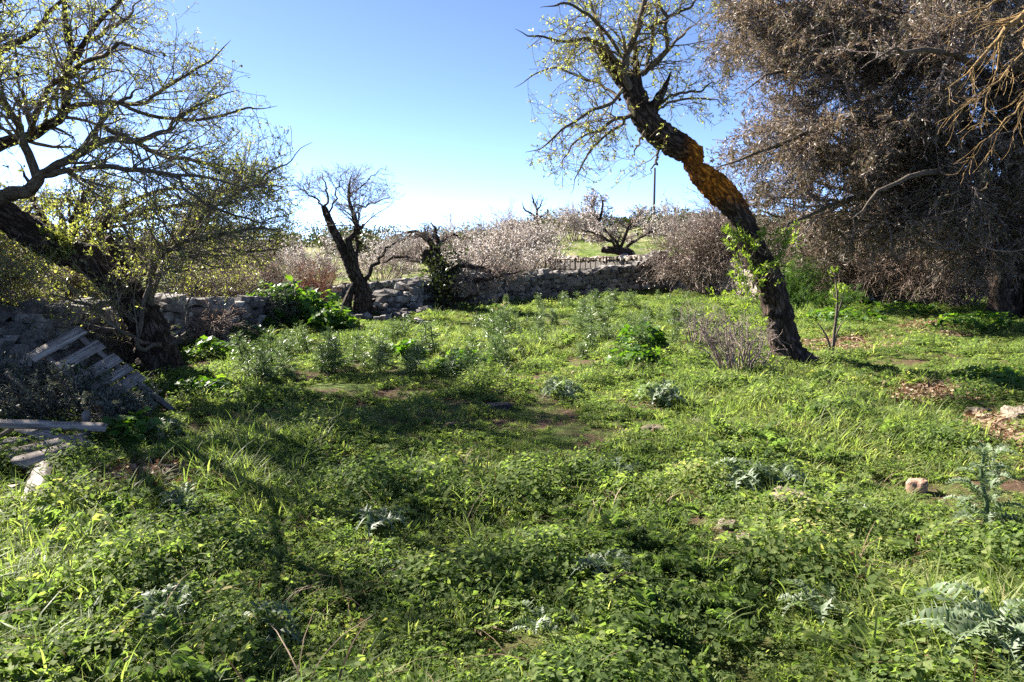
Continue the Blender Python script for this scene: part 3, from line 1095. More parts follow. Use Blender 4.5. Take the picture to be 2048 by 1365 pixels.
def right_almond():
    rng = np.random.default_rng(33)
    d0 = 10.4
    tr = [(1584, 738, 0, 92), (1573, 700, 0, 66), (1563, 660, 0, 63), (1554, 620, 0, 61), (1541, 570, -.05, 60), (1526, 535, -.1, 56), (1500, 488, -.1, 53), (1480, 432, -.12, 48),
          (1445, 388, -.15, 60), (1415, 360, -.18, 56), (1392, 336, -.2, 40), (1378, 306, -.2, 54), (1345, 284, -.2, 56), (1313, 262, -.2, 54), (1289, 234, -.2, 52), (1265, 180, -.2, 44),
          (1240, 150, -.2, 36), (1214, 117, -.2, 28), (1203, 92, -.2, 18)]
    P, R = trace(tr, d0)
    base = np.array([P[0][0], P[0][1], float(ground_z(P[0][0], P[0][1]))])
    P[0][2] = base[2] - 0.08
    R = R * 1.06
    root = thing("almond_tree", "crooked leaning almond tree with a bright orange lichen patch on its bent trunk", "tree", base)

    def lich(s, d):
        v = 0.55 * math.exp(-((s - 0.48) / 0.085) ** 2) + 0.38 * math.exp(-((s - 0.60) / 0.07) ** 2) + 0.34 * math.exp(-((s - 0.28) / 0.12) ** 2) * max(0, d[0])
        side = 0.62 + 0.38 * max(0.0, min(1.0, d[2] * 0.8 - d[1] * 0.45 + d[0] * 0.3))
        return v * side * 1.3
    mb = MB()
    trunk_mesh(mb, P, R, 170, 40, 0.13, 2.0, lich, flare=0.2)
    part("trunk", mb, M['bark_lichen'], root, base)
    T = [
        [(1296, 246, -.2, 44), (1312, 205, -.3, 34), (1326, 178, -.3, 22), (1343, 142, -.3, 6)],
        [(1262, 196, -.2, 26), (1252, 155, -.35, 24), (1256, 108, -.4, 22), (1274, 62, -.45, 20), (1290, 5, -.5, 17), (1296, -90, -.6, 10)],
        [(1284, 200, -.2, 20), (1276, 150, -.1, 18), (1270, 100, 0, 14), (1275, 60, 0, 8)],
        [(1282, 150, -.2, 18), (1306, 125, -.3, 18), (1334, 100, -.4, 15), (1334, 55, -.5, 12), (1320, 5, -.5, 10), (1316, -80, -.6, 6)],
        [(1294, 138, -.2, 13), (1304, 90, 0, 12), (1312, 35, .1, 10), (1318, -30, .2, 7)],
        [(1290, 148, 0, 12), (1330, 110, .3, 11), (1360, 70, .6, 9), (1400, 40, .8, 5)],
        [(1244, 135, -.2, 14), (1212, 100, -.4, 12), (1170, 78, -.6, 10), (1120, 82, -.8, 8), (1070, 72, -.9, 6), (1030, 58, -1, 3)],
        [(1250, 170, -.2, 13), (1225, 205, -.5, 12), (1178, 224, -.7, 10), (1130, 255, -.9, 8), (1090, 290, -1, 5), (1050, 305, -1, 3)],
        [(1262, 232, -.2, 13), (1232, 236, -.4, 12), (1200, 262, -.5, 9), (1160, 275, -.6, 7), (1130, 310, -.7, 5), (1120, 350, -.7, 3)],
        [(1240, 200, .1, 11), (1200, 168, .5, 9), (1150, 150, .8, 8), (1105, 136, 1, 6), (1062, 155, 1, 4), (1028, 176, 1, 3)],
        [(1320, 208, -.2, 10), (1352, 188, -.4, 9), (1400, 182, -.5, 7), (1442, 156, -.6, 4)],
        [(1316, 220, -.2, 9), (1345, 204, .1, 8), (1405, 196, .3, 6), (1455, 212, .4, 3)],
        [(1308, 284, -.2, 11), (1314, 320, -.3, 9), (1300, 350, -.4, 5)],
        [(1236, 140, .0, 12), (1200, 60, .4, 11), (1180, 0, .6, 9), (1170, -80, .8, 5)],
        [(1250, 120, -.3, 11), (1190, 40, -.8, 10), (1130, 10, -1.1, 8), (1080, 15, -1.3, 4)],
        [(1290, 60, -.4, 10), (1370, 20, -.8, 9), (1430, -40, -1, 6)],
        [(1270, 215, 0, 12), (1240, 250, .5, 10), (1190, 290, .8, 8), (1160, 340, 1, 5), (1140, 390, 1, 3)],
        [(1290, 262, -.3, 9), (1275, 290, -.5, 7), (1262, 320, -.6, 4)],
    ]
    LP, LR = limb_arrays(T, d0)
    LP[:, 1:-1] += rng.normal(size=LP[:, 1:-1].shape) * 0.014
    LR *= .72
    for i in range(len(LP)):
        mb = MB()
        tubes(mb, catmull(LP[i], 28)[None], np.interp(np.linspace(0, 1, 28), np.linspace(0, 1, 14), LR[i])[None], 9)
        part("limb", mb, M['bark_dark'] if i in (0, 2) else M['bark_limb'], root, base)
    c1 = W(1225, 170, 10.2)
    c2 = W(1290, -40, 10.2)
    c3 = W(1390, 190, 10.2)
    keep = ellipsoids((c1, (1.42, 1.7, 1.45)), (c2, (1.5, 1.7, 1.3)), (c3, (0.75, 1.0, 0.55)), (W(1150, 290, 10.2), (0.85, 1.4, 0.75)))
    src = [i for i in range(len(LP)) if i != 0]
    A, AR = grow(rng, LP[src], LR[src], 15.0, 0.3, 0.9, 50, 0.17, (-0.08, 0, -0.16), 0.36, 7, keep=keep, rmin=0.003)
    B, BR = grow(rng, A, AR, 11.0, 0.12, 0.42, 50, 0.22, (-0.04, 0, -0.12), 0.6, 5, keep=keep, rmin=0.0022)
    C, CR = grow(rng, B, BR, 14.0, 0.03, 0.13, 55, 0.25, (0, 0, 0.0), 0.65, 3, keep=keep, rmin=0.0018)
    print("right almond", len(A), len(B), len(C))
    mb = MB()
    tubes(mb, A, AR, 5)
    tubes(mb, B, BR, 4)
    tubes(mb, C, CR, 3)
    part("twigs", mb, M['twig_lichen'], root, base, kind='stuff')
    mb = MB()
    tip_leaves(mb, rng, C, 3, 0.042, 0.015, 0.9, 0.4, 0.2, frac=0.5)
    tip_leaves(mb, rng, B, 4, 0.045, 0.016, 0.9, 0.6, 0.2, frac=0.4)
    part("foliage", mb, M['leaf_almond'], root, base, kind='stuff')
    # leafy water shoots sprouting from the trunk
    mb = MB()
    tw = MB()
    spots = [(1470, 470, 18), (1480, 500, 16), (1492, 540, 20), (1475, 560, 16), (1500, 600, 14), (1520, 640, 12), (1545, 480, 16), (1560, 520, 14), (1520, 470, 12),
             (1585, 490, 16), (1570, 540, 14), (1596, 470, 12), (1462, 450, 16), (1482, 590, 16), (1500, 700, 14), (1540, 735, 12), (1460, 640, 14), (1440, 610, 10), (1470, 720, 12)]
    for (a, b, n) in spots:
        st = np.array([W(1513 + (a - 1513) * 0.55 + rng.normal() * 9, b + 26 + rng.normal() * 14, 10.1 - 0.12 * rng.random()) for _ in range(5)])
        tgt = np.array([W(a + rng.normal() * 16, b - 10 + rng.normal() * 16, 9.9 + rng.normal() * 0.12) for _ in range(5)])
        tt = np.linspace(0, 1, 6)[None, :, None]
        Q = st[:, None] * (1 - tt) + tgt[:, None] * tt + rng.normal(size=(5, 6, 3)) * 0.015
        tubes(tw, Q, np.linspace(.006, .002, 6)[None].repeat(5, 0), 4)
        tip_leaves(mb, rng, Q, int(n * 1.6), 0.062, 0.019, 1.0, 0.25, 0.35)
    part("shoots", tw, M['twig'], root, base, kind='stuff')
    part("shoot_leaves", mb, M['leaf_sprout'], root, base, kind='stuff')


right_almond()


def mid_bare_tree():
    rng = np.random.default_rng(41)
    d0 = 17.3
    tr = [(724, 640, 0, 52), (726, 605, 0, 46), (720, 572, 0, 36), (703, 535, 0, 29), (684, 495, 0, 22), (664, 455, 0, 18), (652, 425, 0, 16), (646, 412, 0, 11)]
    P, R = trace(tr, d0)
    base = np.array([P[0][0], P[0][1], float(ground_z(P[0][0], P[0][1]))])
    P[0][2] = base[2] - 0.08
    root = thing("almond_tree", "bare hollow almond tree with a split base and forked dark trunk, left of centre", "tree", base)
    mb = MB()
    trunk_mesh(mb, P, R, 90, 26, 0.13, 4.0, flare=0.2)
    part("trunk", mb, M['bark_dark'], root, base)
    mb = MB()
    P2, R2 = trace([(700, 640, -.1, 30), (694, 612, -.15, 24), (700, 588, -.15, 16), (708, 566, -.1, 9)], d0)
    P2[0][2] = base[2] - 0.05
    trunk_mesh(mb, P2, R2, 24, 12, 0.2, 5.0)
    part("split_base", mb, M['bark_hollow'], root, base)
    T = [
        [(716, 560, 0, 32), (708, 520, -.1, 24), (700, 488, -.1, 20), (710, 458, -.1, 16), (708, 438, -.1, 14), (699, 410, 0, 11), (697, 380, 0, 8), (705, 345, .1, 4)],
        [(709, 465, -.1, 9), (722, 453, -.2, 8), (726, 451, -.2, 7)],
        [(709, 470, -.1, 8), (720, 464, .1, 6), (726, 467, .1, 5)],
        [(698, 412, 0, 9), (730, 412, .2, 8), (755, 404, .4, 6), (782, 392, .5, 3)],
        [(650, 420, 0, 12), (655, 395, .2, 10), (650, 365, .4, 7), (640, 335, .5, 3)],
        [(648, 418, 0, 10), (630, 400, -.2, 8), (612, 385, -.4, 5), (604, 360, -.4, 3)],
        [(654, 430, 0, 9), (672, 395, -.3, 8), (680, 360, -.4, 5), (690, 335, -.4, 3)],
        [(698, 395, 0, 7), (720, 370, -.3, 6), (745, 352, -.4, 4), (765, 340, -.4, 2)],
        [(730, 560, 0, 18), (748, 530, .1, 14), (768, 505, .2, 10), (784, 490, .2, 7), (800, 480, .2, 3)],
        [(712, 525, 0, 15), (714, 490, .3, 12), (708, 465, .3, 10)],
    ]
    LP, LR = limb_arrays(T, d0)
    LR[3:8] *= .5
    LR[0] *= .8
    LR[8:] *= .7
    LP[:, 1:-1] += rng.normal(size=LP[:, 1:-1].shape) * 0.03
    for i in range(len(LP)):
        mb = MB()
        tubes(mb, LP[i][None], LR[i][None], 8)
        part("limb", mb, M['bark_dark'], root, base)
    keep = ellipsoids((W(652, 390, d0), (.85, 1.0, .80)), (W(728, 388, d0), (1.0, 1.0, .74)), (W(780, 490, d0), (.5, .5, .4)))
    src = [0, 3, 4, 5, 6, 7, 8]
    A, AR = grow(rng, LP[src], LR[src] * .8, 17, 0.4, 1.2, 42, 0.13, (0, 0, 0.08), 0.35, 6, tmin=.3, keep=keep, rmin=0.004)
    B, BR = grow(rng, A, AR, 11, 0.15, 0.5, 45, 0.2, (0, 0, 0.1), 0.6, 5, keep=keep, rmin=0.0035)
    C, CR = grow(rng, B, BR, 9, 0.05, 0.2, 45, 0.2, (0, 0, 0.1), 0.7, 3, keep=keep, rmin=0.0028)
    print("mid bare", len(A), len(B), len(C))
    mb = MB()
    tubes(mb, A, AR, 4)
    tubes(mb, B, BR, 3)
    tubes(mb, C, CR, 3)
    part("twigs", mb, bark_mat("pale_grey_twigs", (0.18, 0.155, 0.14), (0.38, 0.34, 0.31), 20, 0.2), root, base, kind='stuff')


mid_bare_tree()


def generic_tree(name, label, cat, base_px, d0, trunk, limbs, crown, seed, twigmat, barkmat, dens=(6, 8, 8), lens=((.4, 1.0), (.2, .5), (.08, .25)), bias=(0, 0, .1),
                 foliage=None, group=None, rmins=(.008, .006, .005), sides=(4, 3, 3), extra=None, maxn=9000, ang=48):
    """trunk and limbs traced in photograph pixels; foliage = (mat, per, L, W, frac)"""
    rng = np.random.default_rng(seed)
    P, R = trace(trunk, d0)
    base = np.array([P[0][0], P[0][1], float(ground_z(P[0][0], P[0][1]))])
    P[0][2] = base[2] - 0.08
    root = thing(name, label, cat, base, group)
    mb = MB()
    trunk_mesh(mb, P, R, 40, 12, 0.13, float(seed), flare=0.15)
    part("trunk", mb, barkmat, root, base)
    LP, LR = limb_arrays(limbs, d0)
    LP[:, 1:-1] += rng.normal(size=LP[:, 1:-1].shape) * 0.02
    for i in range(len(LP)):
        mb = MB()
        tubes(mb, LP[i][None], LR[i][None], 7)
        part("limb", mb, barkmat, root, base)
    keep = ellipsoids(*crown)
    A, AR = grow(rng, LP, LR, dens[0], *lens[0], ang, 0.18, bias, 0.5, 6, keep=keep, rmin=rmins[0])
    B, BR = grow(rng, A, AR, dens[1], *lens[1], ang, 0.2, bias, 0.6, 5, keep=keep, rmin=rmins[1])
    C, CR = grow(rng, B, BR, dens[2], *lens[2], ang, 0.22, bias, 0.7, 3, keep=keep, rmin=rmins[2], maxn=maxn)
    print(name, seed, len(A), len(B), len(C))
    mb = MB()
    tubes(mb, A, AR, sides[0])
    tubes(mb, B, BR, sides[1])
    tubes(mb, C, CR, sides[2])
    part("twigs", mb, twigmat, root, base, kind='stuff')
    if foliage:
        mt, per, L, Wd, frac = foliage
        mb = MB()
        tip_leaves(mb, rng, C, per, L, Wd, 1.0, 0.2, 0.0, frac=frac)
        tip_leaves(mb, rng, B, per, L, Wd, 1.0, 0.2, 0.0, frac=frac)
        part("blossom" if mt == 'blossom' else "foliage", mb, M[mt], root, base, kind='stuff')
    if extra:
        extra(rng, root, base, A, B)
    return root


# the leafy tree beyond the left wall
generic_tree("almond_tree", "leafy yellow-green almond tree standing behind the left stone wall", "tree", None, 14.6,
             [(150, 660, 0, 50), (155, 600, 0, 42), (150, 545, 0, 36), (140, 500, 0, 30)],
             [[(145, 520, 0, 22), (100, 470, .2, 18), (40, 430, .4, 12), (-40, 400, .5, 6)],
              [(145, 510, 0, 22), (190, 460, -.2, 18), (260, 430, -.4, 14), (350, 410, -.5, 8), (440, 420, -.6, 4)],
              [(140, 500, 0, 22), (150, 440, .3, 18), (170, 390, .5, 12), (200, 340, .6, 6)],
              [(150, 540, 0, 18), (230, 510, .4, 15), (320, 490, .8, 12), (420, 480, 1.2, 8), (520, 490, 1.4, 4)],
              [(140, 520, 0, 18), (90, 500, -.6, 15), (30, 500, -1, 10), (-40, 520, -1.2, 5)],
              [(150, 545, 0, 16), (220, 550, -.5, 13), (310, 545, -.8, 9), (400, 540, -1, 5), (480, 530, -1, 3)],
              [(145, 505, .3, 18), (80, 430, 1, 14), (60, 370, 1.5, 9), (30, 320, 1.8, 5)],
              [(145, 505, .3, 18), (230, 420, 1.4, 14), (330, 380, 2, 9), (430, 380, 2.4, 5)]],
             [(W(120, 470, 14.8), (2.6, 2.4, 1.75)), (W(360, 480, 15.0), (2.4, 2.0, 1.1))], 51, M['twig'], M['bark_dark'],
             dens=(11, 12, 13), lens=((.4, 1.1), (.2, .55), (.08, .24)), bias=(0, 0, 0), foliage=('leaf_almond', 3, 0.055, 0.022, 0.75), rmins=(.005, .004, .003), maxn=12000)


def ivy(rng, root, base, A, B):
    mb = MB()
    n = 1500
    c = np.array([W(a, b, d) for a, b, d in zip(rng.normal(888, 24, n), np.clip(rng.normal(560, 34, n), 470, 618), rng.normal(19.2, .3, n))])
    leaves(mb, rng, c, rng.normal(size=(n, 3)) + (0, -.3, .2), .09 * (.6 + rng.random(n)), .05 * (.6 + rng.random(n)))
    part("ivy", mb, M['leaf_ivy'], root, base, kind='stuff')


generic_tree("almond_tree", "half-dead ivy-clad almond tree leaning over the collapsed wall in the centre", "tree", None, 19.5,
             [(892, 625, 0, 62), (890, 590, 0, 54), (884, 560, 0, 44), (872, 530, 0, 38), (856, 512, 0, 30), (846, 505, 0, 22)],
             [[(868, 525, 0, 20), (862, 495, 0, 16), (848, 475, 0, 12), (825, 462, .1, 7), (800, 470, .2, 3)],
              [(880, 545, 0, 16), (878, 500, .1, 12), (870, 465, .1, 9), (862, 440, .1, 4)],
              [(880, 560, 0, 18), (905, 540, -.3, 15), (935, 530, -.5, 12), (970, 540, -.6, 9), (1000, 545, -.7, 5), (1040, 535, -.8, 3)],
              [(884, 575, 0, 16), (920, 565, -.5, 14), (965, 560, -.8, 11), (1010, 550, -1, 7), (1055, 540, -1, 3)],
              [(892, 590, 0, 13), (925, 600, -.6, 11), (955, 585, -.9, 8), (985, 570, -1, 4)],
              [(870, 528, 0, 14), (830, 520, .3, 11), (790, 515, .5, 8), (755, 530, .6, 4)],
              [(860, 512, 0, 11), (885, 480, .3, 9), (905, 470, .5, 6), (925, 480, .6, 3)]],
             [(W(840, 490, 19.5), (1.15, 1.0, .6)), (W(960, 545, 18.8), (1.6, 1.0, .62))], 61, M['twig_pale'], M['bark_dark'],
             dens=(14, 14, 12), lens=((.25, .8), (.15, .4), (.06, .2)), bias=(0.05, 0, 0), rmins=(.006, .0045, .0035), extra=ivy)


# the olive on the right
def olive():
    rng = np.random.default_rng(71)
    d0 = 17.0
    base_xy = W(2010, 600, d0)[:2]
    base = np.array([base_xy[0], base_xy[1], float(ground_z(*base_xy))])
    root = thing("olive_tree", "huge dense olive tree with small brown-grey leaves filling the upper right", "tree", base)
    stems = [
        [(2030, 615, 0, 60), (2032, 540, 0, 52), (2028, 460, 0, 48), (2030, 380, .1, 44), (2045, 280, .2, 38), (2060, 150, .3, 30), (2080, 0, .4, 18)],
        [(2000, 615, -.3, 50), (2000, 540, -.3, 44), (1995, 470, -.3, 42), (1980, 390, -.3, 36), (1950, 300, -.4, 30), (1920, 200, -.5, 24), (1890, 60, -.6, 14)],
        [(2075, 620, -.4, 54), (2080, 540, -.4, 48), (2095, 460, -.4, 44), (2120, 360, -.5, 38), (2150, 250, -.6, 30), (2200, 100, -.7, 18)],
    ]
    mb = MB()
    for k, s in enumerate(stems):
        P, R = trace(s, d0)
        P[0][2] = base[2] - 0.1
        m = MB()
        trunk_mesh(m, P, R, 50, 14, 0.13, 9.0 + k, flare=0.25)
        part("stem", m, M['bark_dark'], root, base)
    T = [
        [(1985, 400, -.3, 28), (1900, 370, -.8, 24), (1800, 370, -1.2, 19), (1700, 400, -1.6, 14), (1600, 440, -1.8, 8), (1540, 470, -1.8, 4)],
        [(1960, 320, -.4, 24), (1860, 260, -1, 20), (1740, 240, -1.4, 16), (1620, 260, -1.6, 11), (1500, 310, -1.6, 7), (1410, 350, -1.5, 4)],
        [(1930, 230, -.5, 22), (1820, 140, -.7, 18), (1700, 110, -.9, 14), (1580, 130, -1, 10), (1480, 190, -1, 5)],
        [(1900, 100, -.6, 16), (1780, 20, -.5, 14), (1660, -10, -.4, 11), (1540, 20, -.2, 8), (1440, 60, 0, 4)],
        [(1985, 430, -.3, 24), (1900, 440, .8, 20), (1800, 450, 1.6, 16), (1690, 460, 2.2, 11), (1580, 440, 2.6, 6), (1480, 400, 2.8, 3)],
        [(1960, 330, .2, 22), (1850, 300, 1.8, 18), (1720, 290, 3, 14), (1590, 310, 3.8, 9), (1450, 350, 4.2, 5)],
        [(1920, 180, .2, 20), (1800, 80, 1.6, 16), (1650, 40, 2.6, 12), (1520, 60, 3.2, 7), (1430, 100, 3.4, 4)],
        [(2040, 320, .1, 26), (2000, 200, -1.8, 20), (1920, 120, -3, 15), (1820, 100, -3.8, 9), (1720, 140, -4.2, 5)],
        [(2030, 420, 0, 24), (1960, 360, -2, 19), (1870, 340, -3.2, 14), (1770, 380, -4, 8), (1700, 440, -4.2, 4)],
        [(2060, 160, .3, 22), (2000, 20, -.6, 18), (1900, -120, -1.2, 13), (1780, -200, -1.6, 7)],
        [(2060, 160, .3, 22), (1980, 0, 1.6, 18), (1850, -140, 2.4, 13), (1700, -200, 3, 7)],
        [(2120, 360, -.5, 28), (2230, 280, -1.4, 22), (2340, 260, -2, 15), (2440, 290, -2.3, 8)],
        [(2150, 250, -.6, 26), (2260, 130, .6, 20), (2360, 60, 1.4, 13), (2460, 60, 1.8, 7)],
        [(2060, 330, 0, 24), (2100, 240, -2.6, 18), (2160, 220, -4, 12), (2220, 280, -4.8, 6)],
        [(2040, 460, 0, 20), (1990, 470, -1.8, 16), (1930, 480, -2.8, 11), (1860, 510, -3.4, 6)],
    ]
    LP, LR = limb_arrays(T, d0)
    LP[:, 1:-1] += rng.normal(size=LP[:, 1:-1].shape) * 0.05
    for i in range(len(LP)):
        m = MB()
        tubes(m, LP[i][None], LR[i][None], 7)
        part("limb", m, M['bark_limb'], root, base)
    keep = ellipsoids((W(1790, 190, 17.5), (4.2, 4.6, 3.9)), (W(2050, 60, 17), (4.8, 5.0, 4.0)), (W(1600, 330, 17.5), (2.7, 4.0, 1.65)),
                      (W(1800, 420, 17), (2.8, 4.2, 1.5)), (W(2250, 250, 17), (3.5, 4.5, 3.0)), (W(1540, 60, 18), (1.7, 3, 1.6)), (W(1960, 480, 15.5), (1.6, 2.4, 1.2)), (W(1720, 470, 17.5), (2.6, 3.5, 1.2)), (W(1500, 380, 18), (1.6, 2.5, 1.0)))
    A, AR = grow(rng, LP, LR, 10.0, 0.8, 2.4, 50, 0.16, (-.03, 0, -.14), 0.5, 7, keep=keep, rmin=.006)
    B, BR = grow(rng, A, AR, 12, 0.35, 1.0, 48, 0.18, (0, 0, -.18), 0.55, 6, keep=keep, rmin=.004)
    C, CR = grow(rng, B, BR, 8, 0.15, 0.5, 45, 0.2, (0, 0, -.15), 0.65, 4, keep=keep, rmin=.003, maxn=42000)
    print("olive", len(A), len(B), len(C))
    mb = MB()
    tubes(mb, A, AR, 4)
    tubes(mb, B, BR, 3)
    tubes(mb, C, CR, 3)
    part("twigs", mb, M['twig_pale'], root, base, kind='stuff')
    mb = MB()
    tip_leaves(mb, rng, C, 8, 0.10, 0.021, 0.75, 0.05, -0.1)
    tip_leaves(mb, rng, B, 8, 0.075, 0.018, 0.8, 0.1, -0.1)
    part("foliage", mb, M['leaf_olive'], root, base, kind='stuff')


olive()


# dry ochre branches hanging into the upper right corner
def corner_branches():
    rng = np.random.default_rng(73)
    d0 = 10.5
    T = [
        [(2300, -140, 0, 44), (2180, -60, 0, 36), (2090, 0, 0, 30), (2030, 45, 0, 22), (1985, 90, 0, 14), (1940, 140, -.1, 8), (1890, 180, -.2, 4)],
        [(2090, 0, 0, 16), (2030, -10, .1, 13), (1980, 10, .1, 9), (1930, 30, .2, 5), (1880, 70, .2, 3)],
        [(2060, 20, 0, 14), (2050, 90, -.2, 11), (2020, 140, -.3, 8), (1970, 180, -.4, 5), (1920, 215, -.4, 3)],
        [(2080, 40, 0, 12), (2085, 140, -.2, 10), (2050, 200, -.2, 7), (2000, 250, -.2, 5), (1950, 300, -.2, 3)],
        [(2000, 80, 0, 9), (1995, 140, .1, 7), (1975, 200, .1, 5), (1965, 270, .1, 3)],
    ]
    T = [[(a, b, c, w * .62) for a, b, c, w in t] for t in T]
    # rooted in a trunk just outside the frame
    tb = W(2420, 700, d0)
    base = np.array([tb[0], tb[1], float(ground_z(tb[0], tb[1]))])
    root = thing("dead_tree", "dry tree whose bare ochre lichen-covered branches hang into the top right corner", "tree", base)
    m = MB()
    tp = np.array([base - (0, 0, .1), base + (-.1, 0, 1.2), base + (-.3, .05, 2.4), base + (-.35, 0, 3.6), W(2300, -140, d0)])
    trunk_mesh(m, tp, [.24, .2, .17, .16, .15], 40, 12, 0.12, 3.3)
    part("trunk", m, M['bark_dark'], root, base)
    LP, LR = limb_arrays(T, d0)
    LP[:, 1:-1] += rng.normal(size=LP[:, 1:-1].shape) * 0.02
    for i in range(len(LP)):
        m = MB()
        tubes(m, LP[i][None], LR[i][None], 7)
        part("limb", m, M['twig_ochre'], root, base)
    A, AR = grow(rng, LP, LR, 8, .2, .8, 32, .14, (-.12, 0, -.15), .4, 7, rmin=.003)
    B, BR = grow(rng, A, AR, 5, .1, .4, 40, .18, (-.1, 0, -.15), .6, 5, rmin=.003)
    m = MB()
    tubes(m, A, AR, 4)
    tubes(m, B, BR, 3)
    part("twigs", m, M['twig_ochre'], root, base, kind='stuff')


corner_branches()


# tangled leafless shrubs against the walls on the right
def shrub(name, label, cat, foot, size, seed, twigmat, n0=60, dens=(6, 6), foliage=None, group=None, lean=(0, 0), rmin=(.006, .005, .004), droop=0.0, deep=True):
    rng = np.random.default_rng(seed)
    base = np.array([foot[0], foot[1], float(ground_z(foot[0], foot[1]))])
    root = thing(name, label, cat, base, group)
    sx_, sy_, sz_ = size
    a = rng.uniform(0, 2 * np.pi, n0)
    q = np.sqrt(rng.random(n0))
    st = base + np.stack([np.cos(a) * q * sx_ * 0.35, np.sin(a) * q * sy_ * 0.35, np.full(n0, -0.03)], 1)
    tipz = sz_ * (0.55 + 0.5 * rng.random(n0)) * np.sqrt(np.maximum(0.1, 1 - 0.75 * q * q))
    tp = base + np.stack([np.cos(a) * q * sx_ + lean[0], np.sin(a) * q * sy_ + lean[1], tipz], 1)
    K = 8
    t = np.linspace(0, 1, K)[None, :, None]
    P = st[:, None] * (1 - t) + tp[:, None] * t
    P[:, :, 2] += (np.sin(np.linspace(0, np.pi, K)) * 0.12 * sz_)[None]
    P[:, :, 2] -= droop * (np.linspace(0, 1, K) ** 3)[None] * sz_
    P[:, 1:] += np.cumsum(rng.normal(size=(n0, K - 1, 3)) * 0.035 * sz_, axis=1)
    R = np.linspace(max(.012, .01 * sz_), .004, K)[None].repeat(n0, 0)
    A, AR = grow(rng, P, R, dens[0], .2 * sz_, .55 * sz_, 42, .2, (0, 0, .05 - droop), .6, 5, rmin=rmin[1])
    B, BR = grow(rng, A, AR, dens[1], .08 * sz_, .28 * sz_, 45, .24, (0, 0, -droop), .7, 4, rmin=rmin[2], maxn=9000)
    for X in (P, A, B):
        if len(X):
            g = ground_z(X[..., 0], X[..., 1])
            X[..., 2] = np.maximum(X[..., 2], g - 0.02)
    m = MB()
    tubes(m, P, R, 5)
    tubes(m, A, AR, 3)
    tubes(m, B, BR, 3)
    part("stems", m, twigmat, root, base, kind='stuff')
    if foliage:
        mt, per, L, Wd, frac = foliage
        m = MB()
        if len(B):
            tip_leaves(m, rng, B, per, L, Wd, 1.0, 0.1, 0.0, frac=frac)
        tip_leaves(m, rng, A, per, L, Wd, 1.0, 0.2, 0.0, frac=frac)
        part("blossom" if mt == 'blossom' else "foliage", m, M[mt], root, base, kind='stuff')
    return root


M['twig_brown'] = bark_mat("brown_brush_twigs", (0.15, 0.11, 0.088), (0.36, 0.28, 0.235), 20, 0.2)
for (lab, px, py, d, size, seed, lean) in [
    ("tangled leafless brown shrub slumped against the corner of the far wall", 1415, 585, 26.0, (1.6, 1.2, 3.3), 81, (.2, 0)),
    ("brown brush pile behind the crooked almond trunk, in front of the sunlit wall", 1455, 585, 25.6, (1.3, 1.1, 1.7), 82, (.2, 0)),
    ("pale leafless brush right of the giant fennel under the olive tree", 1690, 590, 22.0, (1.9, 1.5, 2.6), 83, (0, 0)),
    ("pinkish dry brush in the middle below the olive crown", 1800, 595, 21.0, (1.7, 1.4, 2.3), 84, (0, 0)),
    ("dark twiggy brush at the foot of the olive stems", 1900, 600, 19.6, (1.5, 1.3, 1.9), 85, (0, 0)),
    ("pale twiggy brush directly behind the giant fennel", 1590, 585, 25.0, (1.5, 1.2, 2.6), 86, (0, 0)),
    ("tall brown brush at the right edge behind the olive stems", 2030, 590, 22.5, (2.4, 1.5, 3.0), 87, (0, 0)),
]:
    f = W(px, py, d)
    near_corner = seed in (81, 82)
    shrub("leafless_shrub", lab, "shrub", f[:2], size, seed, M['twig_brown'], n0=50 if near_corner else 80, dens=(7, 6), lean=lean, group="leafless brush under the olive and by the corner",
          foliage=('blossom', 1, .05, .035, .6) if near_corner else ('leaf_dry', 1, .05, .022, .5), droop=.12, rmin=(.006, .0055, .0045))

# far almond trees in blossom
blos = [
    ("tall pale blossoming almond on the skyline left of the dead tree", 1000, 520, 58, (3.2, 2.0, 3.6), 112),
    ("blossoming almond filling the space between the hollow tree and the ivy-clad tree, far back", 760, 540, 44, (2.4, 1.6, 2.4), 113),
    ("blossoming almond in front of the dead tree, above the left part of the long wall", 1060, 535, 42, (2.4, 1.6, 3.0), 114),
    ("blossoming almond at the far left, seen through the leaning tree's twigs", 380, 565, 40, (3.0, 1.8, 2.8), 115),
    ("round blossoming almond just right of the ivy-clad tree", 915, 540, 46, (2.4, 1.6, 3.0), 116),
    ("low blossoming almond tree behind the far wall, left of the iron rails", 1010, 545, 34, (2.0, 1.6, 2.6), 101),
    ("blossoming almond tree directly behind the ivy-clad half-dead tree", 945, 545, 36, (1.8, 1.5, 2.3), 102),
    ("brownish blossoming almond tree beside the left end of the iron rails", 1075, 545, 32, (1.4, 1.2, 2.0), 103),
    ("pale blossoming almond tree behind the hollow bare tree, to its left", 640, 565, 40, (2.6, 1.8, 2.6), 104),
    ("small blossoming almond tree in the left far meadow near the wall gap", 560, 560, 44, (2.4, 1.8, 2.6), 105),
    ("low blossoming almond between the hollow tree and the half-dead tree", 800, 545, 52, (2.6, 1.8, 2.7), 106),
    ("blossoming almond on the slope behind the leftmost utility pole", 1150, 510, 56, (2.4, 1.8, 2.8), 107),
    ("blossoming almond standing behind the tall utility pole", 1350, 495, 50, (2.4, 1.8, 2.6), 108),
    ("white blossoming almond on the slope at the left end of the far meadow", 470, 555, 50, (2.8, 1.8, 3.0), 109),
]
for lab, px, py, d, size, seed in blos:
    f = W(px, py, d)
    shrub("blossoming_almond_tree", lab, "tree", f[:2], size, seed, M['twig_brown'], n0=30, dens=(4.0, 4.0), group="almond trees in blossom beyond the walls",
          foliage=('blossom', 7, .062, .05, .9), rmin=(.012, .010, .008))

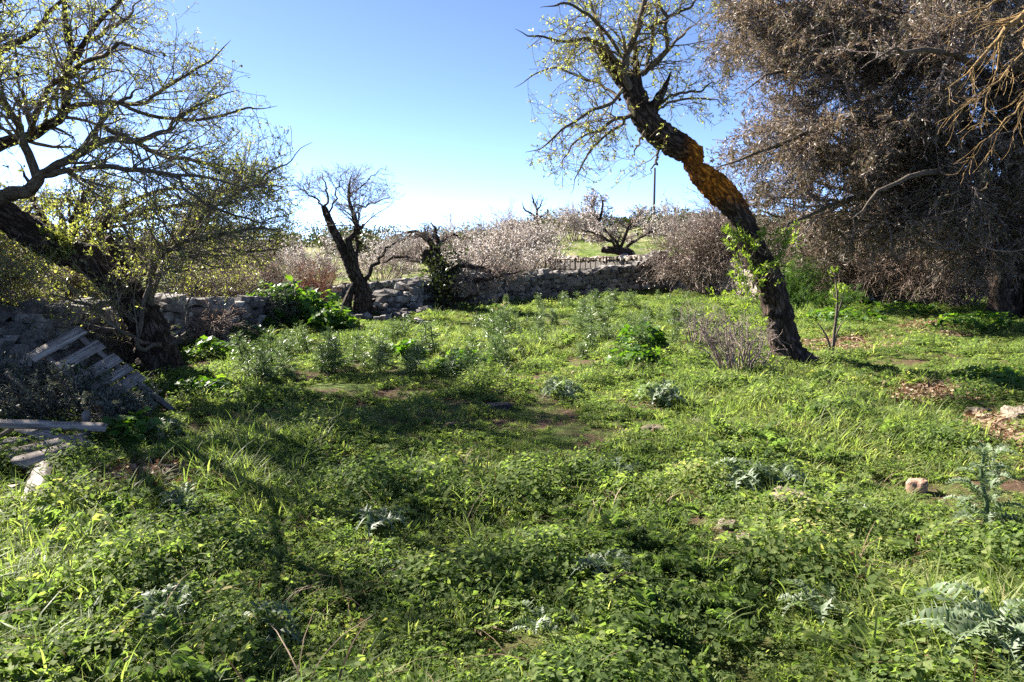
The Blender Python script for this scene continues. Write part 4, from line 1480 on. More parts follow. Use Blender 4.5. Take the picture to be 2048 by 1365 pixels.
# the almond overhanging the corner of the wall, trunk lying over it
generic_tree("blossoming_almond_tree", "blossoming almond with a thick dark trunk leaning out over the sunlit wall", "tree", None, 33.0,
             [(1280, 524, 0, 24), (1262, 512, 0, 22), (1245, 505, 0, 21), (1228, 501, 0, 18), (1208, 500, -.1, 16), (1203, 499, -.1, 12)],
             [[(1240, 502, 0, 9), (1230, 480, 0, 7), (1205, 455, .2, 5), (1190, 425, .3, 5), (1175, 400, .3, 3)],
              [(1242, 502, 0, 9), (1250, 470, -.2, 7), (1265, 445, -.3, 5), (1285, 425, -.4, 4)],
              [(1238, 500, 0, 8), (1215, 480, -.5, 6), (1180, 465, -.8, 4), (1150, 460, -1, 3)],
              [(1245, 500, 0, 8), (1275, 480, .3, 6), (1305, 465, .5, 4), (1325, 455, .6, 3)],
              [(1200, 440, .2, 6), (1205, 405, .2, 4), (1195, 380, .2, 2)]],
             [(W(1235, 455, 33), (2.2, 1.5, 1.05)), (W(1188, 410, 33), (.8, .8, .9))], 111, M['twig_brown'], M['bark_dark'],
             dens=(12, 12, 8), lens=((.4, 1.0), (.2, .5), (.08, .22)), rmins=(.011, .009, .007), foliage=('blossom', 3, .075, .05, .55), group="almond trees in blossom beyond the walls")

generic_tree("dead_tree", "small bare dead tree standing against the sky above the far blossom", "tree", None, 60.0,
             [(1072, 505, 0, 12), (1073, 470, 0, 10), (1073, 450, 0, 9), (1074, 440, 0, 7)],
             [[(1073, 445, 0, 7), (1066, 430, 0, 5), (1050, 420, 0, 4), (1043, 402, 0, 2)],
              [(1073, 442, 0, 7), (1074, 420, 0, 5), (1066, 400, 0, 4), (1062, 385, 0, 2)],
              [(1074, 440, 0, 6), (1085, 432, 0, 4), (1100, 428, 0, 2)],
              [(1074, 422, 0, 4), (1082, 408, 0, 3), (1088, 392, 0, 2)]],
             [(W(1072, 412, 60), (1.5, 1, 1.4))], 121, M['twig'], M['bark_dark'], dens=(2.2, 1.5, .5), lens=((.4, .9), (.2, .5), (.1, .2)), rmins=(.02, .018, .015))

# red-brown low almond just behind the gap
shrub("blossoming_almond_tree", "low reddish-brown almond bush in the gap left of the hollow bare tree", "tree", W(620, 580, 26.0)[:2], (1.25, .9, 1.55), 131,
      bark_mat("rusty_twigs", (0.16, 0.065, 0.04), (0.34, 0.15, 0.095), 20, 0.2), n0=40, dens=(6, 6), foliage=('leaf_dry', 1, .05, .03, .4))

# hillside scrub
def far_scrub():
    rng = np.random.default_rng(141)
    mb = MB()
    for k in range(260):
        y = rng.uniform(62, 128)
        x = rng.uniform(-0.75, 0.62) * y
        if x / y < -0.3 and rng.random() < 0.4:
            continue
        h = rng.uniform(1.0, 2.6) * (1.3 if y > 95 else 0.8)
        w = h * rng.uniform(0.8, 1.5)
        n = 420
        d = nrm(rng.normal(size=(n, 3)))
        d[:, 2] = np.abs(d[:, 2])
        q = (0.6 + 0.4 * rng.random((n, 1))) * d * np.array([w, w, h]) * (1 + .25 * np.sin(5 * d[:, :1] + k) * np.cos(4 * d[:, 1:2]))
        p = np.array([x, y, float(ground_z(x, y)) - 0.1]) + q
        leaves(mb, rng, p, d + rng.normal(size=d.shape) * .7, .34 * (.5 + rng.random(n)), .22 * (.5 + rng.random(n)))
    o = link("hillside_scrub", mb.mesh("hillside_scrub", M['leaf_scrub']))
    tag(o, "dark green scrub covering the distant hillside", "scrub", kind='stuff')


far_scrub()

# leafy tangle behind the left wall
shrub("hedge_bush", "tall dense bush added behind the left wall to shade the pallet, mostly beyond the picture's left edge", "shrub", (-7.75, 9.3), (1.15, 1.2, 2.7), 160, M['twig_brown'], n0=80, dens=(9, 8),  # added bush, nearly all out of view, to shade the pallet and wall
      foliage=('leaf_almond', 4, .06, .03, .9), rmin=(.004, .0035, .003))
shrub("bramble", "leafless brown bramble draped over the far half of the left wall", "shrub", (-5.05, 12.4), (.55, .9, .85), 163, M['twig_brown'], n0=50, dens=(9, 8),
      foliage=('leaf_dry', 1, .04, .02, .5), rmin=(.0035, .003, .0025), droop=.2)
shrub("bramble", "dark bramble between the leaning trunk and the left wall", "shrub", (-5.4, 10.2), (.5, .8, .8), 164, M['twig'], n0=50, dens=(9, 8),
      foliage=('leaf_scrub', 3, .04, .02, .8), rmin=(.0035, .003, .0025), droop=.15)
shrub("hedge_bush", "leafy brown-green tangle rising behind the left wall at the picture's left edge", "shrub", (-9.3, 12.0), (1.6, 1.2, 1.9), 156, M['twig_brown'], n0=60, dens=(8, 8),
      foliage=('leaf_almond', 3, .05, .022, .8), rmin=(.004, .0035, .003))
shrub("hedge_bush", "leafy brown-green tangle behind the left wall, left of the leaning trunk", "shrub", (-8.2, 13.6), (1.6, 1.2, 1.7), 157, M['twig_brown'], n0=60, dens=(8, 8),
      foliage=('leaf_almond', 3, .05, .022, .8), rmin=(.004, .0035, .003))
shrub("hedge_bush", "brown twiggy tangle behind the left wall, right of the leaning trunk", "shrub", (-7.0, 16.6), (1.5, 1.1, 1.5), 158, M['twig_brown'], n0=60, dens=(8, 8),
      foliage=('leaf_almond', 2, .05, .022, .5), rmin=(.004, .0035, .003))
shrub("hedge_bush", "far twiggy tangle behind the end of the left wall", "shrub", (-7.6, 20.5), (1.7, 1.1, 1.7), 159, M['twig_brown'], n0=60, dens=(8, 8),
      foliage=('leaf_dry', 2, .05, .022, .5), rmin=(.004, .0035, .003))

# low dark shrubs by the left wall
shrub("scrub_bush", "dark grey-green bush growing in front of the leaning pallet", "shrub", G(130, 846)[:2], (.7, .36, .48), 151, M['twig'], n0=90, dens=(9, 9),
      foliage=('leaf_greyscrub', 7, .034, .018, 1.0), rmin=(.003, .0025, .002))
shrub("scrub_bush", "dark scraggly bush at the left edge above the plank pile", "shrub", G(10, 820)[:2], (.6, .45, .55), 152, M['twig'], n0=60, dens=(9, 9),
      foliage=('leaf_greyscrub', 7, .034, .018, 1.0), rmin=(.003, .0025, .002))
shrub("scrub_bush", "small grey-green bush hiding the lower right corner of the pallet", "shrub", G(255, 850)[:2], (.36, .3, .36), 161, M['twig'], n0=40, dens=(9, 9),
      foliage=('leaf_greyscrub', 7, .034, .018, 1.0), rmin=(.003, .0025, .002))
shrub("scrub_bush", "small grey-green bush on the end of the left wall", "shrub", (-4.7, 14.9), (.45, .45, .75), 153, M['twig'], n0=40, dens=(9, 8),
      foliage=('leaf_greyscrub', 4, .05, .02, .9), rmin=(.004, .004, .003))
shrub("dry_shrub", "leafless dry grey shrub at the left foot of the crooked almond", "shrub", G(1470, 745)[:2], (.6, .5, .75), 154, M['twig_pale'], n0=34, dens=(9, 9),
      rmin=(.003, .0025, .002), lean=(-.1, 0))
shrub("dry_shrub", "sparse dry twig bush in the field left of the crooked almond", "shrub", G(1400, 690)[:2], (.7, .5, .7), 155, M['twig_pale'], n0=22, dens=(8, 8),
      rmin=(.003, .0025, .002), lean=(.1, 0))


# ------------------------------------------------------------------ timber: pallet, planks, poles
def board_mesh(name, L, w, t, mat, rng, jag=0.03):
    n = 9
    xs = np.linspace(0, L, n)
    V = []
    for i, x in enumerate(xs):
        warp = 0.006 * math.sin(2.2 * x + rng.random()) * L
        ww = w * (1 + 0.05 * rng.normal())
        for (a, b) in ((-1, -1), (1, -1), (1, 1), (-1, 1)):
            xx = x
            if i in (0, n - 1):
                xx += rng.uniform(-jag, jag)
            V.append((xx, a * ww / 2 + rng.normal() * 0.0015, b * t / 2 + warp))
    q = []
    for i in range(n - 1):
        for j in range(4):
            q.append((i * 4 + j, i * 4 + (j + 1) % 4, i * 4 + 4 + (j + 1) % 4, i * 4 + 4 + j))
    q += [(3, 2, 1, 0), (n * 4 - 4, n * 4 - 3, n * 4 - 2, n * 4 - 1)]
    mb = MB()
    mb.add(np.array(V), quads=np.array(q))
    return mb.mesh(name, mat, False)


def frame(p0, p1, roll=0.0, up=(0, 0, 1)):
    p0, p1 = Vector(p0), Vector(p1)
    x = (p1 - p0).normalized()
    z = Vector(up)
    z = (z - x * z.dot(x)).normalized()
    y = z.cross(x)
    m = Matrix((x, y, z)).transposed().to_4x4()
    m = m @ Matrix.Rotation(roll, 4, 'X')
    m.translation = p0
    return m, (p1 - p0).length


_prng = np.random.default_rng(201)


def plank(name, label, cat, p0, p1, w, t, mat, roll=0.0, group=None, jag=0.02):
    m, L = frame(p0, p1, roll)
    o = link(name, board_mesh(name, L, w, t, mat, _prng, jag))
    o.matrix_world = m
    if w >= .09:
        nails(o, L, w, t)
    return tag(o, label, cat, group)


_nb = MB()
tubes(_nb, np.array([[(0, 0, -.004), (0, 0, .0015), (0, 0, .003)]]), np.array([[.006, .006, .0005]]), 8)
NAIL = _nb.mesh("nail", M['rust'])


def nails(board, L, w, t, at=(0.05, -0.05)):
    for a in at:
        for b in (-.27, .25):
            o = link("nail", NAIL, board)
            o.location = ((L + a) if a < 0 else a, b * w, t / 2 + .001)


PILE = "loose boards of the plank pile"
plank("plank", "long grey board lying on top of the plank pile, pointed end to the right", "plank", G(-60, 846, .26), G(202, 855, .22), .075, .022, M['plank'], .8, PILE, .05)
plank("plank", "grey board slanting down right under the long top board", "plank", G(40, 853, .17), G(142, 888, .14), .10, .022, M['plank'], .45, PILE)
plank("plank", "upper of two parallel pale boards crossing the plank pile", "plank", G(10, 912, .13), G(168, 876, .16), .10, .022, M['plank'], .5, PILE)
plank("plank", "lower of two parallel pale boards crossing the plank pile", "plank", G(38, 926, .15), G(180, 884, .13), .105, .022, M['plank'], .5, PILE, .05)
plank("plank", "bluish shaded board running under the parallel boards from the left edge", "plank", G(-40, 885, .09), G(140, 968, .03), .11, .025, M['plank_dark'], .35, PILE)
plank("plank", "short knotty board lying nearest the camera, end on toward the viewer", "plank", G(90, 926, .11), G(64, 1008, .06), .12, .024, M['plank'], .05, PILE, .005)
plank("plank", "small sunlit offcut inside the plank pile", "plank", G(8, 884, .07), G(60, 880, .08), .09, .03, M['plank'], .2, PILE, .04)
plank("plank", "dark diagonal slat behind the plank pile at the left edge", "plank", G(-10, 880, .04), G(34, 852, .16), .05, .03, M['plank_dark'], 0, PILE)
plank("plank", "broken board end poking out of the grass right of the knotty board", "plank", G(95, 945, .03), G(138, 978, .04), .06, .03, M['plank'], .3, PILE)
_p = G(172, 888)
plank("wooden_stake", "short upright grey stake behind the right end of the plank pile", "stake", (_p[0], _p[1], _p[2] - .08), (_p[0], _p[1] + .03, _p[2] + .27), .07, .03, M['plank_dark'], 1.4)
plank("plank", "half-buried reddish board at the left edge below the plank pile", "plank", G(-30, 1012, .02), G(40, 1008, .03), .12, .03, M['plank'], .1)
plank("stick", "thin pale stick lying in shade right of the plank pile", "stick", G(280, 936, .05), G(345, 932, .05), .018, .015, M['plank'])
plank("stick", "brown stick lying on bare soil below the plank pile", "stick", G(165, 992, .03), G(222, 968, .03), .025, .02, M['plank_dark'])
plank("plank", "flat pinkish scrap of wood on the bare soil right of the plank pile", "plank", G(232, 985, .03), G(256, 955, .03), .09, .015, M['plank'])
plank("plank", "reddish board lying in the grass at the foot of the left wall", "plank", G(442, 672, .10), G(462, 690, .08), .13, .03, M['plank'], .3)
plank("plank", "pale thin board in the grass just right of the reddish board", "plank", G(460, 684, .08), G(514, 690, .06), .06, .02, M['plank'], .2)
plank("plank", "small grey board lying in the short turf below the collapsed wall", "plank", G(832, 636, .03), G(846, 648, .03), .12, .03, M['plank'], .1)
plank("stick", "broken branch sticking up from the turf before the long wall", "stick", G(984, 628, .0), W(1012, 606, 20.2), .05, .04, M['twig_ochre'])
plank("wooden_pole", "upper of the grey poles leaning on the far end of the left wall", "pole", W(436, 612, 13.2), G(486, 676, -.02), .06, .05, M['plank_dark'])
plank("wooden_pole", "lower of the grey poles leaning on the far end of the left wall", "pole", W(422, 622, 12.8), G(466, 684, -.02), .06, .05, M['plank_dark'])
plank("wooden_post", "short grey post standing against the end of the left wall", "post", G(417, 690, -.05), W(424, 634, 12.4), .07, .05, M['plank_dark'])


def pallet():
    A0 = Vector(W(160, 668, 7.65))
    A1 = Vector(W(340, 808, 7.15))
    ax = (A1 - A0).normalized()
    bx = Vector(W(60, 728, 7.25)) - Vector(W(165, 668, 7.65))
    bx = (bx - ax * bx.dot(ax)).normalized()
    nz = ax.cross(bx).normalized()
    if nz.y > 0:
        nz = -nz
    L = (A1 - A0).length + 0.1
    Wd = 0.56
    root = thing("pallet", "broken grey wooden pallet propped up before the left stone wall", "pallet", A1)
    base = A1

    def put(name, p, x, y, z, LL, w, t, mat):
        o = link(name, board_mesh(name, LL, w, t, mat, _prng, .008), root)
        m = Matrix((x, y, z)).transposed().to_4x4()
        m.translation = p - base
        o.matrix_local = m
        if name == 'slat':
            nails(o, LL, w, t, (.06, LL * .55, -.06))
    z = nz
    for k, s in enumerate((0.0, 0.31, 0.60, 0.80, 0.98)):
        if s > L:
            continue
        put("slat", A0 + ax * s * 0.95 + z * 0.03 + bx * (-0.04), bx, z.cross(bx), z, Wd - (0.1 if k == 1 else 0), 0.145 if k != 3 else 0.11, 0.02, M['plank'])
    for b in (0.03, 0.40, 0.76):
        put("stringer", A0 + bx * b - z * 0.02 - ax * 0.02, ax, z.cross(ax), z, L, 0.045, 0.07, M['plank_dark'])


pallet()

# ------------------------------------------------------------------ poles and rails far off
for lab, px, ptop, d, w in (("tall thin grey utility pole on the slope, right of centre", 1310, 330, 62.0, .20),
                            ("shorter distant utility pole right of the dead tree", 1095, 415, 95.0, .22)):
    t = W(px, ptop, d)
    g = float(ground_z(t[0], t[1]))
    mb = MB()
    zz = np.linspace(0, t[2] - g, 8)
    tubes(mb, np.stack([np.zeros(8), np.zeros(8), zz - 0.3], 1)[None], np.linspace(w * .62, w * .42, 8)[None], 10)
    o = link("utility_pole", mb.mesh("utility_pole", M['pole']), loc=(t[0], t[1], g))
    mb = MB()
    tubes(mb, np.array([[(-.02, 0, zz[-1] - .31), (0, 0, zz[-1] - .24)]]), np.array([[w * .43, w * .30]]), 10)
    c = link("cap", mb.mesh("cap", M['rust']), o)
    tag(o, lab, "pole", "utility poles on the slope")


def railing():
    d = 30.5
    a, b = W(1090, 520, d + .9), W(1212, 516, d)
    root = thing("iron_railing", "rusty iron railing of upright bars behind the long shaded wall", "railing", (*a[:2], float(ground_z(*a[:2]))))
    base = np.array(root.location)
    for k in range(13):
        f = k / 12
        p = a * (1 - f) + b * f
        g = float(ground_z(p[0], p[1]))
        mb = MB()
        tubes(mb, np.array([[(p[0], p[1], g - .05), (p[0], p[1], (g + p[2]) / 2), (p[0] + .01, p[1], p[2] + (.06 if k in (0, 12, 6) else 0))]]), np.full((1, 3), .022 if k % 6 else .035), 6)
        part("bar", mb, M['rust'], root, base)
    for dz in (0.0, -0.42):
        mb = MB()
        tubes(mb, np.array([[a + (0, 0, dz), (a + b) / 2 + (0, 0, dz - .02), b + (0, 0, dz)]]), np.full((1, 3), .02), 6)
        part("rail", mb, M['rust'], root, base)


railing()


# ------------------------------------------------------------------ loose field stones
def field_stone(label, px, py, wpx, hpx, mat, seed, depth=1.0, sink=0.35, name="field_stone"):
    p = G(px, py + hpx * 0.4)
    w = wpx * p[1] / F
    h = hpx * p[1] / F
    bm = bmesh.new()
    bmesh.ops.create_icosphere(bm, subdivisions=3, radius=0.5)
    for v in bm.verts:
        c = v.co.copy()
        d = 1 + 0.42 * mnoise.noise(c * 1.9 + Vector((seed * 3.1, 0, seed))) + 0.18 * mnoise.noise(c * 5.5 + Vector((seed, seed, 0)))
        cell = mnoise.cell(c * 2.6 + Vector((seed, 0, 0)))
        d += 0.05 * cell
        v.co = Vector((math.copysign(abs(c.x * 2) ** .8 / 2, c.x) * d, math.copysign(abs(c.y * 2) ** .8 / 2, c.y) * d, math.copysign(abs(c.z * 2) ** .75 / 2, c.z) * d))
    for v in bm.verts:
        v.co = Vector((v.co.x * w, v.co.y * w * depth, min(v.co.z, .28 + .12 * mnoise.noise(v.co * 4)) * h * 1.7))
    me = bpy.data.meshes.new(name)
    bm.to_mesh(me)
    bm.free()
    me.materials.append(mat)
    for f in me.polygons:
        f.use_smooth = True
    o = link(name, me, loc=(p[0], p[1] + w * depth * .3, p[2] + h * (0.75 - sink)))
    o.rotation_euler = (0.1 * math.sin(seed), 0.12 * math.cos(seed * 2), seed)
    return tag(o, label, "stone")


field_stone("flat-topped brown stone beside the large silver thistle clump", 1592, 1016, 85, 46, M['stone_mossy'], 1.1, .9)
field_stone("small pink terracotta-coloured stone in the grass on the right", 1840, 978, 40, 30, M['terracotta'], 2.7, .9, .3)
field_stone("large pale boulder cut off by the right edge of the picture", 2044, 834, 60, 40, M['stone_mossy'], 3.3, .9, .5)
field_stone("low sandy stone just left of the boulder at the right edge", 1968, 824, 46, 16, M['stone_mossy'], 4.9, .9, .5)
field_stone("mossy flat stone flush with the bare soil, lower right of centre", 1500, 1090, 95, 22, M['stone_mossy'], 5.2, .8, .55)
field_stone("low pale stone half sunk in bright grass, right of centre", 1324, 864, 66, 20, M['stone_mossy'], 6.4, .8, .45)
field_stone("narrow pale stone in bright grass beside the low sunk stone", 1394, 849, 44, 12, M['stone_mossy'], 7.5, .8, .5)
field_stone("thin flat slab beyond the shaded turf in the centre", 992, 779, 56, 10, M['stone_warm'], 8.8, .8, .45)
field_stone("longer flat grey slab at the edge of the tree shadow in the centre", 992, 816, 66, 12, M['stone_grey'], 9.4, .8, .45)
field_stone("pinkish stone half hidden in the grass below the silver thistle", 1455, 1052, 44, 16, M['stone_mossy'], 10.1, .8, .5)
field_stone("white flat slab lying at the edge of the brush under the olive", 1728, 600, 44, 14, M['whitestone'], 11.7, .8, .0)
field_stone("small round stone in the shaded turf in the centre", 902, 852, 14, 9, M['stone_grey'], 12.3, .9, .3)
field_stone("small grey stone in the shaded grass left of centre", 680, 832, 14, 8, M['stone_grey'], 13.9, .9, .3)


# ------------------------------------------------------------------ thistles
def thistle_leaf(name, mat, L=1.0, Wd=0.32, lobes=9, arch=0.35, fall=0.55, seed=0, rib=0.10, web=0.42, ll_=0.62):
    """deeply lobed spiny leaf along +x, arching up and over"""
    rng = np.random.default_rng(seed)
    n = lobes * 2 + 1
    t = np.linspace(0, 1, n)
    x = L * t * (1 - 0.12 * t)
    z = L * (arch * np.sin(t * 2.2) - fall * t * t * 0.6)
    hw = Wd * 0.5 * np.sin(np.pi * np.clip(t, 0.02, 1) ** 0.75) * web * (1 - .3 * t) + rib * Wd * 0.3
    hw[-1] = 0.002
    mb = MB()
    mid = np.stack([x, np.zeros(n), z], 1)
    for sgn in (1, -1):
        edge = mid + np.stack([np.zeros(n), sgn * hw, hw * 0.35], 1)
        q = [(i, i + 1, n + i + 1, n + i) if sgn < 0 else (n + i, n + i + 1, i + 1, i) for i in range(n - 1)]
        mb.add(np.vstack([mid, edge]), quads=q, rnd=np.concatenate([np.full(n, .9), np.full(n, .45)]))
        for k in range(lobes):
            i = 2 * k
            tm = t[i + 1]
            ll = Wd * (ll_ * math.sin(math.pi * min(1, tm * 0.95 + 0.05) ** 0.8) + 0.16) * rng.uniform(.6, 1.25)
            a, b, c = edge[i] * .72 + edge[i + 2] * .28, edge[i + 1], edge[i] * .3 + edge[i + 2] * .7
            tip = b + np.array([ll * 0.45, sgn * ll, ll * rng.uniform(-.1, .55)])
            tip2 = b + np.array([-ll * 0.1, sgn * ll * .72, ll * rng.uniform(.1, .7)])
            m1 = (b + tip) * .5 + np.array([0, 0, ll * .12])
            mb.add([a, m1, tip, c, tip2], tris=[(0, 1, 4), (0, 3, 1), (1, 3, 2)] if sgn > 0 else [(0, 4, 1), (0, 1, 3), (1, 2, 3)], rnd=[.4, .5, .95, .4, .9])
    return mb.mesh(name, mat, False)


TL_BROAD = [thistle_leaf("leaf", M['thistle'], 1, .30, 9, .42 + .1 * k, .5 + .2 * k, 300 + k, web=.30) for k in range(3)]
TL_FINE = [thistle_leaf("leaf", M['thistle'], 1, .22, 15, .30 + .12 * k, .35 + .2 * k, 320 + k, rib=.05, web=.10, ll_=.85) for k in range(3)]
_trng = np.random.default_rng(301)


def near_thistle(label, px, py, size, nleaf, kind, height=0.0, name="thistle", group="silver thistles in the near grass"):
    p = G(px, py) - (0, 0, .015)
    root = thing(name, label, "thistle", p, group)
    rng = _trng
    if height > 0:
        mb = MB()
        zz = np.linspace(-.03, height, 7)
        c = np.cumsum(rng.normal(size=(7, 3)) * .008, axis=0)
        c[:, 2] = zz
        tubes(mb, c[None], np.linspace(.017, .007, 7)[None], 7, rnd=.3)
        link("stem", mb.mesh("stem", M['thistle']), root)
    src = TL_BROAD if kind == 'broad' else TL_FINE
    nleaf = int(nleaf * 1.5)
    for k in range(nleaf):
        f = (k + .5) / nleaf
        az = k * 2.399 + rng.normal() * .25
        el = (-.05 + .85 * f ** 1.4) if height == 0 else (-.1 + .75 * f)
        s = size * .72 * (1.05 - .45 * f) * rng.uniform(.7, 1.2)
        z = (height * (.08 + .9 * f)) if height > 0 else .01 + .03 * f
        o = link("leaf", src[rng.integers(3)], root)
        o.matrix_local = (Matrix.Translation((0.02 * math.cos(az), .02 * math.sin(az), z)) @ Matrix.Rotation(az, 4, 'Z') @ Matrix.Rotation(-el, 4, 'Y')
                          @ Matrix.Rotation(rng.normal() * .25, 4, 'X') @ Matrix.Diagonal((s, s, s, 1)))
    return root


near_thistle("tall silvery thistle with spreading spiny arms near the right edge", 1965, 1085, .34, 24, 'fine', .52)
near_thistle("large silvery feather-leaved thistle in the bottom right corner", 1985, 1330, .52, 18, 'fine', .12)
near_thistle("broad silver-leaved thistle clump left of the flat brown stone", 1480, 985, .40, 16, 'broad', .08)
near_thistle("second silver clump touching the large one, closer to the flat brown stone", 1555, 975, .34, 12, 'broad', .06)
near_thistle("small silver-leaved thistle in the sun just right of the shaded centre", 1235, 955, .30, 12, 'broad', .05)
near_thistle("bluish silver thistle mound in the shade at lower centre", 1215, 1165, .32, 20, 'fine', .06)
near_thistle("flat feather-leaved thistle rosette lying in the grass at lower right", 1640, 1240, .34, 9, 'fine')
near_thistle("small feather-leaved thistle rosette at bottom centre", 1085, 1265, .28, 8, 'fine')
near_thistle("small silver thistle in the grass between the flat brown stone and the tall thistle", 1720, 1035, .20, 9, 'broad')
near_thistle("upright thistle with pale spines in the sunny grass left of centre", 370, 1030, .26, 14, 'fine', .16)
near_thistle("dark broad-leaved thistle with one white-lit leaf at bottom left", 345, 1240, .30, 11, 'broad', .04)
near_thistle("dark broad thistle in deep shade at the bottom left of centre", 500, 1290, .34, 12, 'broad', .05)
near_thistle("silver-tipped thistle among the shaded weeds left of centre, below the middle", 770, 1060, .28, 12, 'broad', .04)
near_thistle("small silver thistle below the shaded silver-tipped one", 790, 1160, .22, 10, 'broad', .03)
near_thistle("broad thistle at the far left in the shaded foreground", 150, 1110, .32, 12, 'broad', .04)
near_thistle("shaded broad thistle right of the plank pile", 330, 880, .34, 12, 'broad', .1)
near_thistle("broad grey-green thistle in the bright grass left of the sunk pale stone", 1120, 800, .42, 18, 'broad', .12)
near_thistle("broad grey-green thistle clump below the dry shrub", 1320, 812, .44, 18, 'broad', .12)


def far_thistle_mesh(seed):
    rng = np.random.default_rng(seed)
    mb = MB()
    H = 1.0
    ns = rng.integers(1, 4)
    for s in range(ns):
        off = rng.normal(size=2) * .1 * (s > 0)
        h = H * rng.uniform(.7, 1) if s else H
        zz = np.linspace(-.03, h, 6)
        c = np.stack([off[0] + np.cumsum(rng.normal(size=6) * .015), off[1] + np.cumsum(rng.normal(size=6) * .015), zz], 1)
        tubes(mb, c[None], np.linspace(.02, .008, 6)[None], 4, rnd=.4)
        n = 46
        f = rng.random(n) ** 0.8
        az = np.arange(n) * 2.399 + rng.normal(size=n) * .3
        L = (0.46 - .30 * f) * rng.uniform(.7, 1.2, n)
        el = -.25 + .9 * f + rng.normal(size=n) * .15
        D = np.stack([np.cos(az) * np.cos(el), np.sin(az) * np.cos(el), np.sin(el)], 1)
        P = np.stack([np.interp(f, zz / h, c[:, 0]), np.interp(f, zz / h, c[:, 1]), f * h], 1)
        leaves(mb, rng, P, D, L, L * .11, curl=.3)
        # spines along each leaf
        for k in range(4):
            q = P + D * (L * (.2 + .2 * k))[:, None]
            s_ = nrm(np.cross(D, rng.normal(size=D.shape)))
            leaves(mb, rng, q, nrm(s_ + .5 * D), L * .26, L * .06)
            leaves(mb, rng, q, nrm(-s_ + .5 * D), L * .26, L * .06)
    return mb.mesh("thistle", M['thistle_far'], False)


FT = [far_thistle_mesh(400 + k) for k in range(6)]
_frng = np.random.default_rng(411)


def far_thistles(n, cx, cy, rx, ry, h0, h1, label, group):
    made = []
    for _ in range(n):
        a, r = _frng.uniform(0, 6.283), math.sqrt(_frng.random())
        p = G(cx + rx * r * math.cos(a), cy + ry * r * math.sin(a))
        o = link("thistle", FT[_frng.integers(6)], loc=p)
        h = _frng.uniform(h0, h1) * _frng.uniform(.5, 1.0)
        w_ = h * _frng.uniform(.8, 1.6)
        o.scale = (w_, w_, h)
        o.rotation_euler = (_frng.normal() * .16, _frng.normal() * .16, _frng.uniform(0, 6.283))
        tag(o, label, "thistle", group)
        made.append(o)
    rest = list(made)
    for word, key in (("tallest", lambda q: -q.scale.z), ("leftmost", lambda q: q.location.x / q.location.y), ("rightmost", lambda q: -q.location.x / q.location.y),
                      ("nearest", lambda q: q.location.y), ("shortest", lambda q: q.scale.z)):
        o = min(made, key=key)
        if o in rest:
            rest.remove(o)
            o['label'] = word + " of the " + group


far_thistles(20, 880, 718, 150, 44, .38, .62, "dark grey-green thistle in the clump at the centre of the clearing", "thistles at the centre of the clearing")
far_thistles(15, 680, 716, 130, 40, .4, .62, "grey-green thistle in the patch left of the central clump", "thistles left of the central clump")
far_thistles(9, 545, 740, 60, 30, .4, .65, "tall spiny thistle in the patch below the end of the left wall", "thistles below the end of the left wall")
far_thistles(46, 1150, 672, 240, 50, .4, .72, "grey-green thistle in the wide stand before the long shaded wall", "thistles before the long shaded wall")
far_thistles(14, 1180, 612, 230, 14, .4, .65, "small distant thistle along the foot of the long shaded wall", "thistles along the foot of the long wall")
far_thistles(10, 1370, 640, 70, 40, .4, .65, "grey-green thistle left of the crooked almond trunk", "thistles left of the crooked almond")


# ------------------------------------------------------------------ broad-leaved plants
def lobed_leaf(mb, rng, P, Nn, size, lobes=5, pts=10):
    """rounded lobed leaves facing Nn at P"""
    n = len(P)
    Nn = nrm(Nn)
    u = nrm(np.cross(Nn, rng.normal(size=(n, 3))))
    v = np.cross(Nn, u)
    th = np.arange(pts) / pts * 2 * np.pi
    rad = (1 + .22 * np.cos(lobes * th))
    rad[0] *= .45
    size = np.broadcast_to(np.asarray(size, float), (n,))
    ring = P[:, None] + size[:, None, None] * rad[None, :, None] * (u[:, None] * np.cos(th)[None, :, None] + v[:, None] * np.sin(th)[None, :, None])
    ring += Nn[:, None] * (size[:, None] * .25 * (.5 + .5 * np.sin(th * 2 + 1))[None])[..., None]
    V = np.concatenate([P[:, None], ring], 1)
    k = np.arange(pts)
    tri = np.stack([np.zeros(pts, int), 1 + k, 1 + (k + 1) % pts], 1)
    T = (np.arange(n) * (pts + 1))[:, None, None] + tri[None]
    mb.add(V, tris=T.reshape(-1, 3), rnd=np.repeat(rng.random(n), pts + 1))


def leafy_plant(name, label, cat, p, rx, h, n, leaf, seed, mat='leaf_green', group=None):
    rng = np.random.default_rng(seed)
    root = thing(name, label, cat, p, group)
    p = np.asarray(p)
    d = nrm(rng.normal(size=(n, 3)))
    d[:, 2] = np.abs(d[:, 2])
    r = .45 + .55 * rng.random((n, 1)) ** .5
    bump = 1 + .28 * np.sin(4 * d[:, :1] + seed) * np.cos(5 * d[:, 1:2] + seed)
    P = p + d * r * bump * np.array([rx, rx, h])
    m = MB()
    K = 4
    sel = rng.permutation(n)[:min(n, 160)]
    t = np.linspace(0, 1, K)[None, :, None]
    st = p + np.stack([rng.normal(size=len(sel)) * rx * .15, rng.normal(size=len(sel)) * rx * .15, np.full(len(sel), -.02)], 1)
    Q = st[:, None] * (1 - t) + P[sel][:, None] * t
    Q[:, :, 2] += (np.sin(np.linspace(0, np.pi, K)) * .1 * h)[None]
    tubes(m, Q, np.linspace(.006, .003, K)[None].repeat(len(sel), 0), 3, rnd=.3)
    part("stalks", m, M[mat], root, p, kind='stuff')
    m = MB()
    lobed_leaf(m, rng, P, d * .5 + rng.normal(size=(n, 3)) * .45 + (0, 0, .75), leaf * rng.uniform(.55, 1.2, n))
    part("leaves", m, M[mat], root, p, kind='stuff')
    return root


